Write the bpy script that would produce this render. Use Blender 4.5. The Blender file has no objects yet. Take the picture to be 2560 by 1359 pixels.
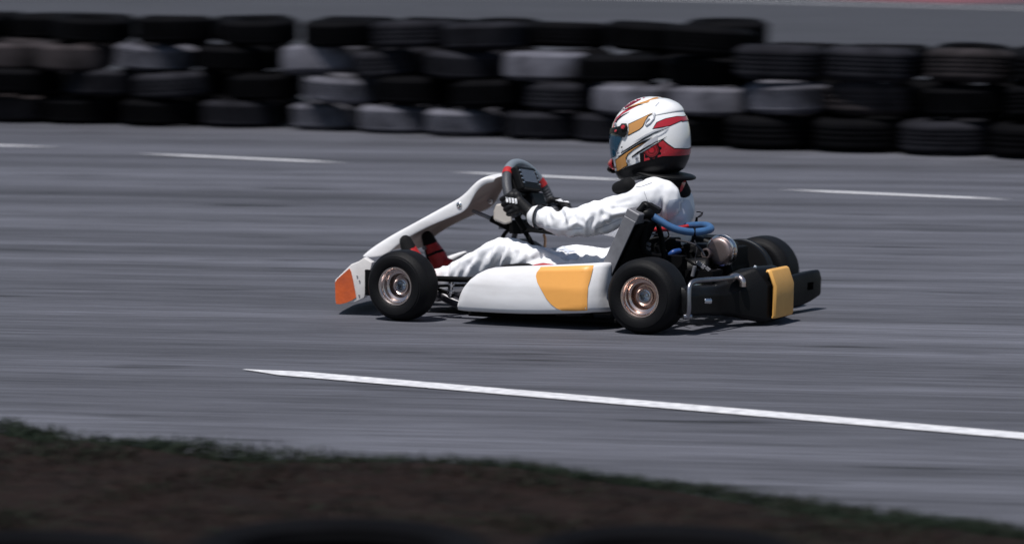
import bpy, bmesh, math, random
import numpy as np
from mathutils import Vector, Matrix, noise
from mathutils.bvhtree import BVHTree
from mathutils.geometry import tessellate_polygon
random.seed(7); rng = np.random.default_rng(7)
S = bpy.context.scene
col = S.collection
R = math.radians

# ------------------------------------------------------------------ camera
F = 9500.0; CX = 1280.0; CY = 679.5            # focal length and centre, in pixels of a 2560 px wide picture
CAM = Vector((5.6723, -13.3241, 1.4961))
FW = Vector((-0.4365670, 0.8950950, -0.0906326)).normalized()
RT = Vector((0.8986499, 0.4386528, 0.0034763)).normalized()
UP = RT.cross(FW).normalized()
cd = bpy.data.cameras.new('camera'); cam = bpy.data.objects.new('camera', cd); col.objects.link(cam)
cam.matrix_world = Matrix(((RT.x, UP.x, -FW.x, CAM.x), (RT.y, UP.y, -FW.y, CAM.y), (RT.z, UP.z, -FW.z, CAM.z), (0, 0, 0, 1)))
cd.sensor_width = 36; cd.lens = 36 * F / 2560; cd.clip_start = .1; cd.clip_end = 3000
cd.dof.use_dof = True; cd.dof.focus_distance = 14.15; cd.dof.aperture_fstop = 4.0
cd.dof.aperture_ratio = .25
S.camera = cam
def ray(px, py): return (FW + RT * ((px - CX) / F) - UP * ((py - CY) / F))
def P(px, py, y):                               # point of the vertical plane at lateral distance y seen at a pixel
    r = ray(px, py); return CAM + r * ((y - CAM.y) / r.y)
def G(px, py, z=0.0):                           # point of the ground seen at a pixel
    r = ray(px, py); return CAM + r * ((z - CAM.z) / r.z)

# ------------------------------------------------------------------ materials
def mat(name, base, rough=.5, metal=0., spec=.5, coat=0., var=0., vscale=8., bump=0., bscale=60., base2=None, stretch=None, trans=0.):
    m = bpy.data.materials.new(name); m.use_nodes = True
    nt = m.node_tree; N = nt.nodes; L = nt.links; b = N['Principled BSDF']
    b.inputs['Base Color'].default_value = (*base, 1); b.inputs['Roughness'].default_value = rough
    b.inputs['Metallic'].default_value = metal; b.inputs['Specular IOR Level'].default_value = spec
    b.inputs['Coat Weight'].default_value = coat; b.inputs['Transmission Weight'].default_value = trans
    tc = N.new('ShaderNodeTexCoord'); src = tc.outputs['Object']
    if stretch:
        mp = N.new('ShaderNodeMapping'); mp.inputs['Scale'].default_value = stretch; L.new(src, mp.inputs['Vector']); src = mp.outputs['Vector']
    if var or base2:
        n = N.new('ShaderNodeTexNoise'); n.inputs['Scale'].default_value = vscale; n.inputs['Detail'].default_value = 6; n.inputs['Roughness'].default_value = .65
        L.new(src, n.inputs['Vector'])
        mr = N.new('ShaderNodeMapRange'); mr.inputs['From Min'].default_value = .35; mr.inputs['From Max'].default_value = .68
        L.new(n.outputs['Fac'], mr.inputs['Value'])
        mx = N.new('ShaderNodeMix'); mx.data_type = 'RGBA'
        c2 = base2 if base2 else tuple(c * (1 - var) for c in base)
        mx.inputs['A'].default_value = (*base, 1); mx.inputs['B'].default_value = (*c2, 1)
        L.new(mr.outputs['Result'], mx.inputs['Factor']); L.new(mx.outputs['Result'], b.inputs['Base Color'])
        rr = N.new('ShaderNodeMapRange'); rr.inputs['To Min'].default_value = max(0, rough - .08); rr.inputs['To Max'].default_value = min(1, rough + .12)
        L.new(n.outputs['Fac'], rr.inputs['Value']); L.new(rr.outputs['Result'], b.inputs['Roughness'])
    if bump:
        n2 = N.new('ShaderNodeTexNoise'); n2.inputs['Scale'].default_value = bscale; n2.inputs['Detail'].default_value = 4
        L.new(src, n2.inputs['Vector'])
        bp = N.new('ShaderNodeBump'); bp.inputs['Strength'].default_value = bump; bp.inputs['Distance'].default_value = .01
        L.new(n2.outputs['Fac'], bp.inputs['Height']); L.new(bp.outputs['Normal'], b.inputs['Normal'])
    return m
M = {}
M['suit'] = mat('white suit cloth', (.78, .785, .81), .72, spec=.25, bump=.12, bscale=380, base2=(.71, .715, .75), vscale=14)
M['suitgrey'] = mat('pale blue grey cloth', (.52, .56, .65), .8, spec=.2, bump=.15, bscale=300)
M['blackcloth'] = mat('black cloth', (.004, .004, .005), .8, spec=.2, bump=.2, bscale=300)
M['glove'] = mat('black glove leather', (.004, .004, .005), .6, spec=.3, bump=.15, bscale=200)
M['gwhite'] = mat('white glove print', (.75, .75, .77), .5)
M['white'] = mat('white bodywork plastic', (.73, .73, .75), .36, spec=.4, base2=(.62, .61, .62), vscale=6, stretch=(.6, 1, 2.5), bump=.03, bscale=14)
M['whiteold'] = mat('scuffed white bodywork plastic', (.72, .70, .70), .4, base2=(.60, .57, .56), vscale=9, bump=.06, bscale=20)
M['orange'] = mat('amber sticker', (.80, .37, .085), .45, var=.08, vscale=6)
M['yellow'] = mat('yellow panel', (.66, .35, .09), .45, var=.15, vscale=7)
M['redorange'] = mat('worn orange sticker', (.60, .105, .02), .5, base2=(.42, .075, .022), vscale=13, bump=.2, bscale=35)
M['black'] = mat('black plastic', (.0022, .0024, .0032), .5, spec=.2, bump=.08, bscale=90, var=.3)
M['blackmatte'] = mat('matte black metal', (.0015, .0015, .002), .7, spec=.1)
M['disc'] = mat('black guard plastic', (.003, .0032, .004), .5, spec=.3)
M['slick'] = mat('slick tyre rubber', (.0028, .0028, .0038), .6, spec=.17, base2=(.0045, .0045, .0055), vscale=16, bump=.12, bscale=150)
M['rim'] = mat('bare aluminium rim', (.68, .62, .60), .26, metal=1, base2=(.55, .45, .43), vscale=7)
M['rimgold'] = mat('bronze tinted rim', (.74, .62, .58), .24, metal=1, base2=(.62, .46, .40), vscale=6)
M['steel'] = mat('polished steel', (.66, .66, .68), .2, metal=1, var=.25, vscale=20)
M['canister'] = mat('brushed silencer steel', (.40, .32, .31), .46, metal=1, var=.3, vscale=12)
M['alu'] = mat('dull aluminium', (.20, .20, .22), .5, metal=.35, var=.25, vscale=22)
M['tube'] = mat('grey painted frame tube', (.04, .038, .045), .35, spec=.5, metal=.3)
M['core'] = mat('black radiator core', (.004, .004, .005), .6, spec=.2, bump=.6, bscale=260, stretch=(1, 1, 6))
M['blue'] = mat('blue coolant hose', (.038, .110, .25), .5, var=.25, vscale=18)
M['red'] = mat('red plastic', (.42, .018, .02), .45, var=.2)
M['redcloth'] = mat('red boot leather', (.42, .012, .014), .5, bump=.25, bscale=120, var=.35, vscale=25)
M['hwhite'] = mat('glossy white helmet paint', (.80, .80, .81), .18, coat=.6, var=.03)
M['hred'] = mat('crimson helmet paint', (.40, .018, .028), .2, coat=.6)
M['hred2'] = mat('dark crimson helmet paint', (.16, .006, .010), .25, coat=.5)
M['hgold'] = mat('gold helmet paint', (.50, .24, .07), .25, coat=.6)
M['hblack'] = mat('black helmet paint', (.004, .004, .005), .35, spec=.25)
M['hgrey'] = mat('silver grey helmet paint', (.42, .43, .47), .25, coat=.5)
M['visor'] = mat('dark blue mirrored visor', (.006, .040, .075), .12, spec=.5, coat=.5)
M['grip'] = mat('grey suede grip', (.045, .047, .056), .55, bump=.2, bscale=200)
M['gripl'] = mat('pale grey rim cover', (.16, .185, .215), .4)
M['screen'] = mat('grey lcd screen', (.075, .085, .11), .25)
M['tank'] = mat('milky plastic tank', (.62, .58, .54), .35, trans=.25)
M['copper'] = mat('tan fuel hose', (.38, .20, .10), .4)

# asphalt: stone grain, rubbered-in streaks running along the track, oil spots
def asphalt(base=(.079, .081, .098), name='asphalt'):
    m = bpy.data.materials.new(name); m.use_nodes = True
    nt = m.node_tree; N = nt.nodes; L = nt.links; b = N['Principled BSDF']
    tc = N.new('ShaderNodeTexCoord')
    def mapped(sc, rot=R(17)):
        mp = N.new('ShaderNodeMapping'); mp.vector_type = 'TEXTURE'
        mp.inputs['Rotation'].default_value = (0, 0, rot); mp.inputs['Scale'].default_value = sc
        L.new(tc.outputs['Object'], mp.inputs['Vector']); return mp.outputs['Vector']
    def nz(v, s, d=6, r=.6):
        n = N.new('ShaderNodeTexNoise'); n.inputs['Scale'].default_value = s; n.inputs['Detail'].default_value = d; n.inputs['Roughness'].default_value = r
        L.new(v, n.inputs['Vector']); return n.outputs['Fac']
    def rg(v, a, b_, c, d):
        n = N.new('ShaderNodeMapRange')
        for k, q in zip(('From Min', 'From Max', 'To Min', 'To Max'), (a, b_, c, d)): n.inputs[k].default_value = q
        L.new(v, n.inputs['Value']); return n.outputs['Result']
    def mul(a, b_):
        n = N.new('ShaderNodeMath'); n.operation = 'MULTIPLY'; L.new(a, n.inputs[0]); L.new(b_, n.inputs[1]); return n.outputs[0]
    v1 = mapped((22, 1, 1)); v2 = mapped((6, 1, 1)); v3 = mapped((1, 1, 1))
    a = rg(nz(v1, 30, 8, .78), .33, .69, .45, 1.5)
    bb = rg(nz(v1, 3.2, 5, .6), .32, .68, .66, 1.32)
    c = rg(nz(v2, 4.5, 3, .5), .625, .71, 1.0, .30)
    d = rg(nz(v3, 140, 3, .6), .3, .7, .86, 1.14)
    v4 = mapped((9, 1, 1)); e = rg(nz(v4, .9, 4, .55), .32, .68, .66, 1.26)
    f = mul(mul(mul(a, bb), mul(c, d)), e)
    mx = N.new('ShaderNodeVectorMath'); mx.operation = 'SCALE'; mx.inputs[0].default_value = base
    L.new(f, mx.inputs['Scale']); L.new(mx.outputs[0], b.inputs['Base Color'])
    b.inputs['Roughness'].default_value = .82; b.inputs['Specular IOR Level'].default_value = .3
    bp = N.new('ShaderNodeBump'); bp.inputs['Strength'].default_value = .35; bp.inputs['Distance'].default_value = .004
    L.new(nz(v3, 160, 3), bp.inputs['Height']); L.new(bp.outputs['Normal'], b.inputs['Normal'])
    return m
M['asphalt'] = asphalt(); M['asphalt2'] = asphalt((.040, .041, .050), 'darker asphalt')  # asphalt2: same surface in a darker tone, for the far sheet
M['paint'] = mat('white road paint', (.72, .72, .74), .7, base2=(.36, .36, .39), vscale=30, bump=.2, bscale=150)
M['kerbred'] = mat('faded red kerb paint', (.22, .05, .07), .7, var=.4, vscale=4)
M['soil'] = mat('dry brown soil', (.014, .0080, .0066), .95, spec=.1, base2=(.006, .0042, .0038), vscale=6, bump=.8, bscale=40)
M['tyrea'] = mat('black old tyre rubber', (.0018, .0018, .0024), .8, spec=.04, base2=(.0045, .0045, .0055), vscale=5, bump=.2, bscale=40)
M['tyreb'] = mat('dusty tyre rubber', (.022, .022, .028), .8, spec=.06, base2=(.006, .006, .008), vscale=4, bump=.2, bscale=40)
M['tyrec'] = mat('sun bleached tyre rubber', (.13, .13, .158), .8, spec=.1, base2=(.03, .03, .038), vscale=5, bump=.2, bscale=40)
M['tyred'] = mat('brown dusted tyre rubber', (.040, .034, .037), .85, spec=.08, base2=(.01, .009, .010), vscale=4, bump=.2, bscale=40)

# ------------------------------------------------------------------ object helpers
def link(name, me, m, parent=None):
    o = bpy.data.objects.new(name, me); col.objects.link(o)
    if m is not None:
        for q in (m if isinstance(m, (list, tuple)) else [m]): me.materials.append(q)
    if parent is not None:
        o.parent = parent
        if parent.parent is None and parent.type == 'EMPTY': o.location = -parent.location
    return o
def mesh(name, vs, fs, m, parent=None, smooth=True, mi=None):
    me = bpy.data.meshes.new(name); me.from_pydata([tuple(v) for v in vs], [], fs); me.update()
    bm = bmesh.new(); bm.from_mesh(me); bmesh.ops.recalc_face_normals(bm, faces=bm.faces); bm.to_mesh(me); bm.free()
    if mi is not None:
        for p, k in zip(me.polygons, mi): p.material_index = k
    me.polygons.foreach_set('use_smooth', [smooth] * len(me.polygons))
    return link(name, me, m, parent)
def tag(o, label=None, cat=None, group=None, kind=None):
    if label: o['label'] = label
    if cat: o['category'] = cat
    if group: o['group'] = group
    if kind: o['kind'] = kind
    return o
def bevel(o, w, seg=3, ang=30):
    b = o.modifiers.new('bevel', 'BEVEL'); b.width = w; b.segments = seg; b.limit_method = 'ANGLE'; b.angle_limit = R(ang)
    b.harden_normals = False
    return o
def solid(o, t, off=-1):
    s = o.modifiers.new('solid', 'SOLIDIFY'); s.thickness = t; s.offset = off; return o
class MB:                                        # collects shapes into one mesh
    def __init__(s): s.v = []; s.f = []
    def add(s, vs, fs):
        n = len(s.v); s.v += [Vector(v) for v in vs]; s.f += [tuple(i + n for i in f) for f in fs]; return s
    def box(s, c, d, ax=None):
        c = Vector(c); ax = ax or (Vector((1, 0, 0)), Vector((0, 1, 0)), Vector((0, 0, 1)))
        vs = [c + ax[0] * (i * d[0] / 2) + ax[1] * (j * d[1] / 2) + ax[2] * (k * d[2] / 2) for i in (-1, 1) for j in (-1, 1) for k in (-1, 1)]
        return s.add(vs, [(0, 1, 3, 2), (4, 6, 7, 5), (0, 4, 5, 1), (2, 3, 7, 6), (0, 2, 6, 4), (1, 5, 7, 3)])
    def tube(s, pts, r, n=14, sub=6, cap=True):
        pts = [Vector(p) for p in pts]; rs = r if isinstance(r, (list, tuple)) else [r] * len(pts)
        if sub > 1 and len(pts) > 2:
            q = []; qr = []
            for i in range(len(pts) - 1):
                p0 = pts[max(i - 1, 0)]; p1 = pts[i]; p2 = pts[i + 1]; p3 = pts[min(i + 2, len(pts) - 1)]
                for k in range(sub):
                    t = k / sub
                    q.append(.5 * ((2 * p1) + (p2 - p0) * t + (2 * p0 - 5 * p1 + 4 * p2 - p3) * t * t + (3 * p1 - p0 - 3 * p2 + p3) * t ** 3))
                    qr.append(rs[i] * (1 - t) + rs[i + 1] * t)
            q.append(pts[-1]); qr.append(rs[-1]); pts, rs = q, qr
        vs = []; fs = []; nrm = None
        for i, p in enumerate(pts):
            t = (pts[min(i + 1, len(pts) - 1)] - pts[max(i - 1, 0)]).normalized()
            if nrm is None: nrm = t.orthogonal().normalized()
            nrm = (nrm - t * nrm.dot(t)).normalized(); b = t.cross(nrm)
            for k in range(n):
                a = 2 * math.pi * k / n; vs.append(p + (nrm * math.cos(a) + b * math.sin(a)) * rs[i])
        for i in range(len(pts) - 1):
            for k in range(n): fs.append((i * n + k, i * n + (k + 1) % n, (i + 1) * n + (k + 1) % n, (i + 1) * n + k))
        if cap: fs.append(tuple(range(n))[::-1]); fs.append(tuple((len(pts) - 1) * n + k for k in range(n)))
        return s.add(vs, fs)
    def lathe(s, prof, c=(0, 0, 0), axis=(0, 1, 0), n=64, closed=False):     # prof: (along, radius)
        c = Vector(c); ax = Vector(axis).normalized(); u = Vector((0, 0, 1)) if abs(ax.z) < .9 else Vector((1, 0, 0))
        u = (u - ax * u.dot(ax)).normalized(); w = ax.cross(u); vs = []; fs = []
        for a_, r_ in prof:
            for k in range(n):
                t = 2 * math.pi * k / n; vs.append(c + ax * a_ + (u * math.cos(t) + w * math.sin(t)) * max(r_, 1e-4))
        m = len(prof)
        for i in range(m if closed else m - 1):
            for k in range(n): j = (i + 1) % m; fs.append((i * n + k, i * n + (k + 1) % n, j * n + (k + 1) % n, j * n + k))
        return s.add(vs, fs)
    def prism(s, poly, off):                     # poly: list of 3D points, extruded by off
        n = len(poly); off = Vector(off); vs = [Vector(p) for p in poly] + [Vector(p) + off for p in poly]
        return s.add(vs, [tuple(range(n)), tuple(range(n, 2 * n))[::-1]] + [(i, (i + 1) % n, n + (i + 1) % n, n + i) for i in range(n)])
    def build(s, name, m, parent=None, smooth=True, bev=0):
        o = mesh(name, s.v, s.f, m, parent, smooth)
        if bev: bevel(o, bev)
        if smooth:
            e = o.modifiers.new('ws', 'EDGE_SPLIT'); e.split_angle = R(42)
        return o
def icos(sub):
    bm = bmesh.new(); bmesh.ops.create_icosphere(bm, subdivisions=sub, radius=1); v = np.array([q.co[:] for q in bm.verts]); f = [tuple(q.index for q in p.verts) for p in bm.faces]; bm.free(); return v, f
IV, IF = icos(2)
class Blob:                                      # overlapping ellipsoids fused into one continuous skin
    def __init__(s): s.v = []; s.f = []; s.n = 0
    def ell(s, c, r):
        r = (r, r, r) if not isinstance(r, (tuple, list)) else r
        s.v.append(IV * np.array(r) + np.array(tuple(c))); s.f += [tuple(i + s.n for i in f) for f in IF]; s.n += len(IV); return s
    def chain(s, pts, rs):
        for i in range(len(pts) - 1):
            a = Vector(pts[i]); b = Vector(pts[i + 1])
            ra = Vector(rs[i] if isinstance(rs[i], (tuple, list)) else (rs[i],) * 3); rb = Vector(rs[i + 1] if isinstance(rs[i + 1], (tuple, list)) else (rs[i + 1],) * 3)
            k = max(2, int((b - a).length / (min(min(ra), min(rb)) * .3)))
            for j in range(k + 1):
                t = j / k; s.ell(a.lerp(b, t), tuple(ra.lerp(rb, t)))
        return s
    def skin(s, voxel, smooth=6):
        me = bpy.data.meshes.new('tmp'); me.from_pydata(np.concatenate(s.v).tolist(), [], s.f)
        o = bpy.data.objects.new('tmp', me); col.objects.link(o)
        r = o.modifiers.new('r', 'REMESH'); r.mode = 'VOXEL'; r.voxel_size = voxel
        sm = o.modifiers.new('s', 'SMOOTH'); sm.factor = .5; sm.iterations = smooth
        dg = bpy.context.evaluated_depsgraph_get(); e = o.evaluated_get(dg)
        res = bpy.data.meshes.new_from_object(e); bpy.data.objects.remove(o); bpy.data.meshes.remove(me)
        res.polygons.foreach_set('use_smooth', [True] * len(res.polygons))
        return res
def bvh_of(me):
    return BVHTree.FromPolygons([v.co.copy() for v in me.vertices], [tuple(p.vertices) for p in me.polygons])
def wrap(poly, bvh, off, step=5.0):             # a sticker cut to an outline seen in the photo and laid on the surface it belongs to
    bm = bmesh.new(); vs = [bm.verts.new((x, y, 0)) for x, y in poly]
    for t3 in tessellate_polygon([[Vector((x, y, 0)) for x, y in poly]]): (len(set(t3)) == 3 and bm.faces.get([vs[i] for i in t3]) is None) and bm.faces.new([vs[i] for i in t3])
    x0, x1 = min(p[0] for p in poly), max(p[0] for p in poly); y0, y1 = min(p[1] for p in poly), max(p[1] for p in poly)
    for a, b, nrm in ((x0, x1, (1, 0, 0)), (y0, y1, (0, 1, 0))):
        q = a + step
        while q < b:
            bmesh.ops.bisect_plane(bm, geom=bm.verts[:] + bm.edges[:] + bm.faces[:], plane_co=(q if nrm[0] else 0, q if nrm[1] else 0, 0), plane_no=nrm); q += step
    bmesh.ops.remove_doubles(bm, verts=bm.verts, dist=.05)
    bm.verts.ensure_lookup_table(); out = []
    for v in bm.verts:
        d = ray(v.co.x, v.co.y).normalized(); loc, n, i, t = bvh.ray_cast(CAM, d)
        if loc is None:
            r = ray(v.co.x, v.co.y); loc, n, i, t = bvh.find_nearest(CAM + r * 14.1)
        if n.dot(d) > 0: n = -n
        out.append(loc + n * off - d * off * .5)
    fs = []
    for f in bm.faces:
        ids = [v.index for v in f.verts]; q = [out[i] for i in ids]; e2 = [v.co for v in f.verts]; n_ = len(q)
        if all((q[i] - q[i - 1]).length < .012 + (e2[i] - e2[i - 1]).length / 640 * 3.2 for i in range(n_)): fs.append(tuple(ids))
    bm.free(); return out, fs

# ------------------------------------------------------------------ world and sun
SUN_EL, SUN_AZ = R(67), math.atan2(-1.0, -.10)
sd = Vector((math.cos(SUN_EL) * math.cos(SUN_AZ), math.cos(SUN_EL) * math.sin(SUN_AZ), math.sin(SUN_EL)))
w = bpy.data.worlds.new('World'); S.world = w; w.use_nodes = True
nt = w.node_tree; sk = nt.nodes.new('ShaderNodeTexSky'); sk.sky_type = 'NISHITA'; sk.sun_disc = False
sk.sun_elevation = SUN_EL; sk.sun_rotation = math.atan2(sd.x, sd.y); sk.air_density = 1.2; sk.dust_density = .6
nt.links.new(sk.outputs[0], nt.nodes['Background'].inputs[0]); nt.nodes['Background'].inputs[1].default_value = .05
ld = bpy.data.lights.new('sun', 'SUN'); ld.energy = 3.6; ld.angle = R(.5); ld.color = (1, .965, .93)
lo = bpy.data.objects.new('sun', ld); col.objects.link(lo); lo.rotation_euler = sd.to_track_quat('Z', 'Y').to_euler()
S.view_settings.view_transform = 'Standard'; S.view_settings.look = 'None'; S.view_settings.exposure = .45; S.view_settings.gamma = 1
S.cycles.max_bounces = 8; S.cycles.use_denoising = True

# ------------------------------------------------------------------ ground
tag(mesh('track', [(-400, -400, 0), (400, -400, 0), (400, 400, 0), (-400, 400, 0)], [(0, 1, 2, 3)], M['asphalt'], smooth=False), kind='structure')
ws_ = [(-14, 12.6), (-2, 11.9), (8, 11.6), (30, 11), (300, 20), (300, 390), (-300, 390), (-300, 40), (-40, 16)]
tag(mesh('far_tarmac', [(x, y, .001) for x, y in ws_], [tuple(range(len(ws_)))], M['asphalt2'], smooth=False), kind='structure')
def strip(name, pts, wd, m, z=.004):             # a painted line: centre points on the ground, width in metres, tapered worn ends
    vs = []; fs = []; n = len(pts)
    for i, (p, k) in enumerate(pts):
        t = (pts[min(i + 1, n - 1)][0] - pts[max(i - 1, 0)][0]); t.z = 0; t.normalize(); s_ = Vector((-t.y, t.x, 0)) * wd * k / 2
        vs += [Vector((p.x, p.y, z)) + s_, Vector((p.x, p.y, z)) - s_]
    for i in range(n - 1): fs.append((2 * i, 2 * i + 1, 2 * i + 3, 2 * i + 2))
    return tag(mesh(name, vs, fs, m, smooth=False), kind='structure')
def lerpline(a, b, n, taper=(.1, .1)):
    out = []
    for i in range(n + 1):
        t = i / n; k = 1
        if taper[0] and t < taper[0]: k = max(.08, t / taper[0])
        if taper[1] and t > 1 - taper[1]: k = min(k, max(.08, (1 - t) / taper[1]))
        out.append((G(a[0] + (b[0] - a[0]) * t, a[1] + (b[1] - a[1]) * t), k))
    return out
strip('road_marking', lerpline((610, 925), (4100, 1223), 60, (.033, 0)), .125, M['paint'])
for a, b in (((-420, 352), (150, 369)), ((350, 385), (862, 408)), ((1130, 431), (1600, 453)), ((1955, 475), (2525, 500))):
    strip('road_marking', lerpline(a, b, 24, (.22, .22)), .11, M['paint'])
strip('road_marking', lerpline((1300, -11), (4400, 70), 10, (0, 0)), .30, M['paint'])
strip('painted_runoff', [(G(2160, -4), 1), (G(2520, 5), 1)], 3.2, M['kerbred'], z=.002)

# verge: soil sheet with a ragged edge, then grass and dead stalks on it
edge = [(-2200, 890), (-900, 985), (-400, 1025), (0, 1068), (150, 1085), (380, 1112), (600, 1135), (820, 1143), (1060, 1152), (1300, 1172), (1480, 1200), (1700, 1225), (1950, 1262), (2150, 1285), (2350, 1305), (2560, 1335), (2900, 1372), (3400, 1430), (4400, 1560)]
edge = [(x, y + 16) for x, y in edge]
ep = [G(*e) for e in edge]
vs = []; fs = []; nb = 14
dirn = Vector((.39, -.92, 0))
for i, p in enumerate(ep):
    for k in range(nb + 1):
        q = p + dirn * (6.5 * (k / nb) ** 1.4); q.z = .006 + .02 * (k > 0) + (.03 * noise.noise(q * 2.2) if k > 0 else 0); vs.append(q)
for i in range(len(ep) - 1):
    for k in range(nb): fs.append((i * (nb + 1) + k, i * (nb + 1) + k + 1, (i + 1) * (nb + 1) + k + 1, (i + 1) * (nb + 1) + k))
tag(mesh('verge_soil', vs, fs, M['soil']), kind='structure')
def edge_at(t):
    f = t * (len(ep) - 1); i = min(int(f), len(ep) - 2); return ep[i].lerp(ep[i + 1], f - i)
def grass(name, n, base, tip, hmin, hmax, dens, label):
    vs = []; fs = []; c = 0
    while c < n:
        t = random.random(); d = random.random() ** 1.0 * 3.2
        p = edge_at(t) + dirn * (d - (.16 if name == 'green_grass' else .05) * random.random() ** 2)
        if random.random() > dens(p, d): continue
        c += 1
        p.z = .012 + .03 * noise.noise(p * 2.2); h = random.uniform(hmin, hmax); a = random.random() * 6.283
        wv = Vector((math.cos(a), math.sin(a), 0)) * random.uniform(.0015, .004)
        ln = Vector((random.gauss(0, 1), random.gauss(0, 1), 0)) * h * .55
        k = len(vs); vs += [p - wv, p + wv, p + ln * .4 + Vector((0, 0, h * .6)) + wv * .6, p + ln * .4 + Vector((0, 0, h * .6)) - wv * .6, p + ln + Vector((0, 0, h))]
        fs += [(k, k + 1, k + 2, k + 3), (k + 3, k + 2, k + 4)]
    return tag(mesh(name, vs, fs, mat(name + ' blades', base, .7, spec=.2, base2=tip, vscale=3), smooth=False), label, 'grass', kind='stuff')
grass('green_grass', 42000, (.009, .018, .010), (.014, .018, .011), .010, .036,
      lambda p, d: (.9 if d < .22 + .35 * noise.noise(p * 1.5) else .08 + .6 * max(0, noise.noise(p * 1.3 + Vector((5, 0, 0))))), 'dark green grass along the near edge of the asphalt')
grass('dry_grass', 45000, (.019, .0095, .0075), (.008, .0050, .0042), .008, .04,
      lambda p, d: (.12 if d < .3 else .9), 'dead brown grass and litter on the bare soil of the near verge')

# ------------------------------------------------------------------ tyres of the barriers
def tyre_mesh(name, Ro, W, hole, grooves, depth=.012, bulge=.012, lug=0):
    prof = []; n = 72
    h = W / 2
    prof += [(-h + .035, hole), (-h + .012, hole + .004), (-h + .002, hole + .03), (-h - .0, (hole + Ro) / 2), (-h + .010, Ro - .035), (-h + .028, Ro - .008)]
    a0, a1 = -h + .034, h - .034
    if grooves:
        gw = .009; sp = (a1 - a0) / (grooves + 1)
        prof.append((a0, Ro))
        for g in range(grooves):
            c = a0 + sp * (g + 1)
            prof += [(c - gw, Ro + .002), (c - gw * .8, Ro - depth), (c + gw * .8, Ro - depth), (c + gw, Ro + .002)]
        prof.append((a1, Ro))
    else:
        prof += [(a0, Ro), (0, Ro + .004), (a1, Ro)]
    prof += [(h - .028, Ro - .008), (h - .010, Ro - .035), (h, (hole + Ro) / 2), (h - .002, hole + .03), (h - .012, hole + .004), (h - .035, hole)]
    prof += [(h - .02, hole + .03), (h - .012, Ro - .05), (0, Ro - .025), (-h + .012, Ro - .05), (-h + .02, hole + .03)]
    vs = []; fs = []; m = len(prof)
    for k in range(n):
        t = 2 * math.pi * k / n
        for i, (a, r) in enumerate(prof):
            rr = r
            if lug and r > Ro - .004 and k % 2: rr = r - lug
            vs.append((rr * math.cos(t), rr * math.sin(t), a))
    for k in range(n):
        for i in range(m):
            fs.append((k * m + i, k * m + (i + 1) % m, ((k + 1) % n) * m + (i + 1) % m, ((k + 1) % n) * m + i))
    me = bpy.data.meshes.new(name); me.from_pydata(vs, [], fs); me.update()
    bm = bmesh.new(); bm.from_mesh(me); bmesh.ops.recalc_face_normals(bm, faces=bm.faces); bm.to_mesh(me); bm.free()
    me.polygons.foreach_set('use_smooth', [True] * len(me.polygons)); me.set_sharp_from_angle(angle=R(35))
    return me
shapes = [tyre_mesh('tyre_four', .300, .205, .185, 4), tyre_mesh('tyre_three', .305, .20, .19, 3, lug=.004), tyre_mesh('tyre_worn', .31, .215, .195, 0), tyre_mesh('tyre_five', .295, .195, .18, 5, depth=.009, lug=.003)]
TM = {}
for i, s in enumerate(shapes):
    for q in 'abcd':
        c = s.copy(); c.materials.append(M['tyre' + q]); TM[i, q] = c
base_px = [(-1700, 240), (-700, 283), (0, 310), (640, 323), (1280, 350), (1920, 378), (2560, 400), (3260, 425), (4000, 452)]
bl = [G(*p) for p in base_px]
cum = [0]
for i in range(len(bl) - 1): cum.append(cum[-1] + (bl[i + 1] - bl[i]).length)
def wall_at(s):
    for i in range(len(bl) - 1):
        if s <= cum[i + 1] or i == len(bl) - 2:
            t = (bl[i + 1] - bl[i]).normalized(); return bl[i] + t * (s - cum[i]), t
def proj_x(p):
    d = p - CAM; return CX + F * d.dot(RT) / d.dot(FW)
hint = {0: [(90, 'd'), (550, 'b'), (770, 'c'), (1080, 'c'), (1310, 'b'), (1490, 'b'), (2390, 'b')],
        1: [(185, 'b'), (440, 'b'), (920, 'c'), (1495, 'b'), (1690, 'c'), (1960, 'c'), (2270, 'd')],
        2: [(120, 'd'), (400, 'c'), (745, 'c'), (980, 'b'), (1200, 'b'), (1400, 'c'), (1620, 'a'), (1880, 'b'), (2190, 'b'), (2520, 'd')],
        3: [(1130, 'b'), (1450, 'b')]}
smooth_at = {1: (1690,), 2: (120, 745, 1400)}
rowname = ['bottom row', 'second row up', 'third row up', 'top row']
ordn = ['first', 'second', 'third', 'fourth', 'fifth', 'sixth', 'seventh', 'eighth', 'ninth', 'tenth', 'eleventh', 'twelfth', 'thirteenth', 'fourteenth', 'fifteenth', 'sixteenth', 'seventeenth', 'eighteenth', 'nineteenth', 'twentieth', 'twenty-first', 'twenty-second', 'twenty-third', 'twenty-fourth', 'twenty-fifth']
look = {'a': 'black', 'b': 'dusty dark grey', 'c': 'sun bleached grey', 'd': 'brown dusted'}
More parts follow.
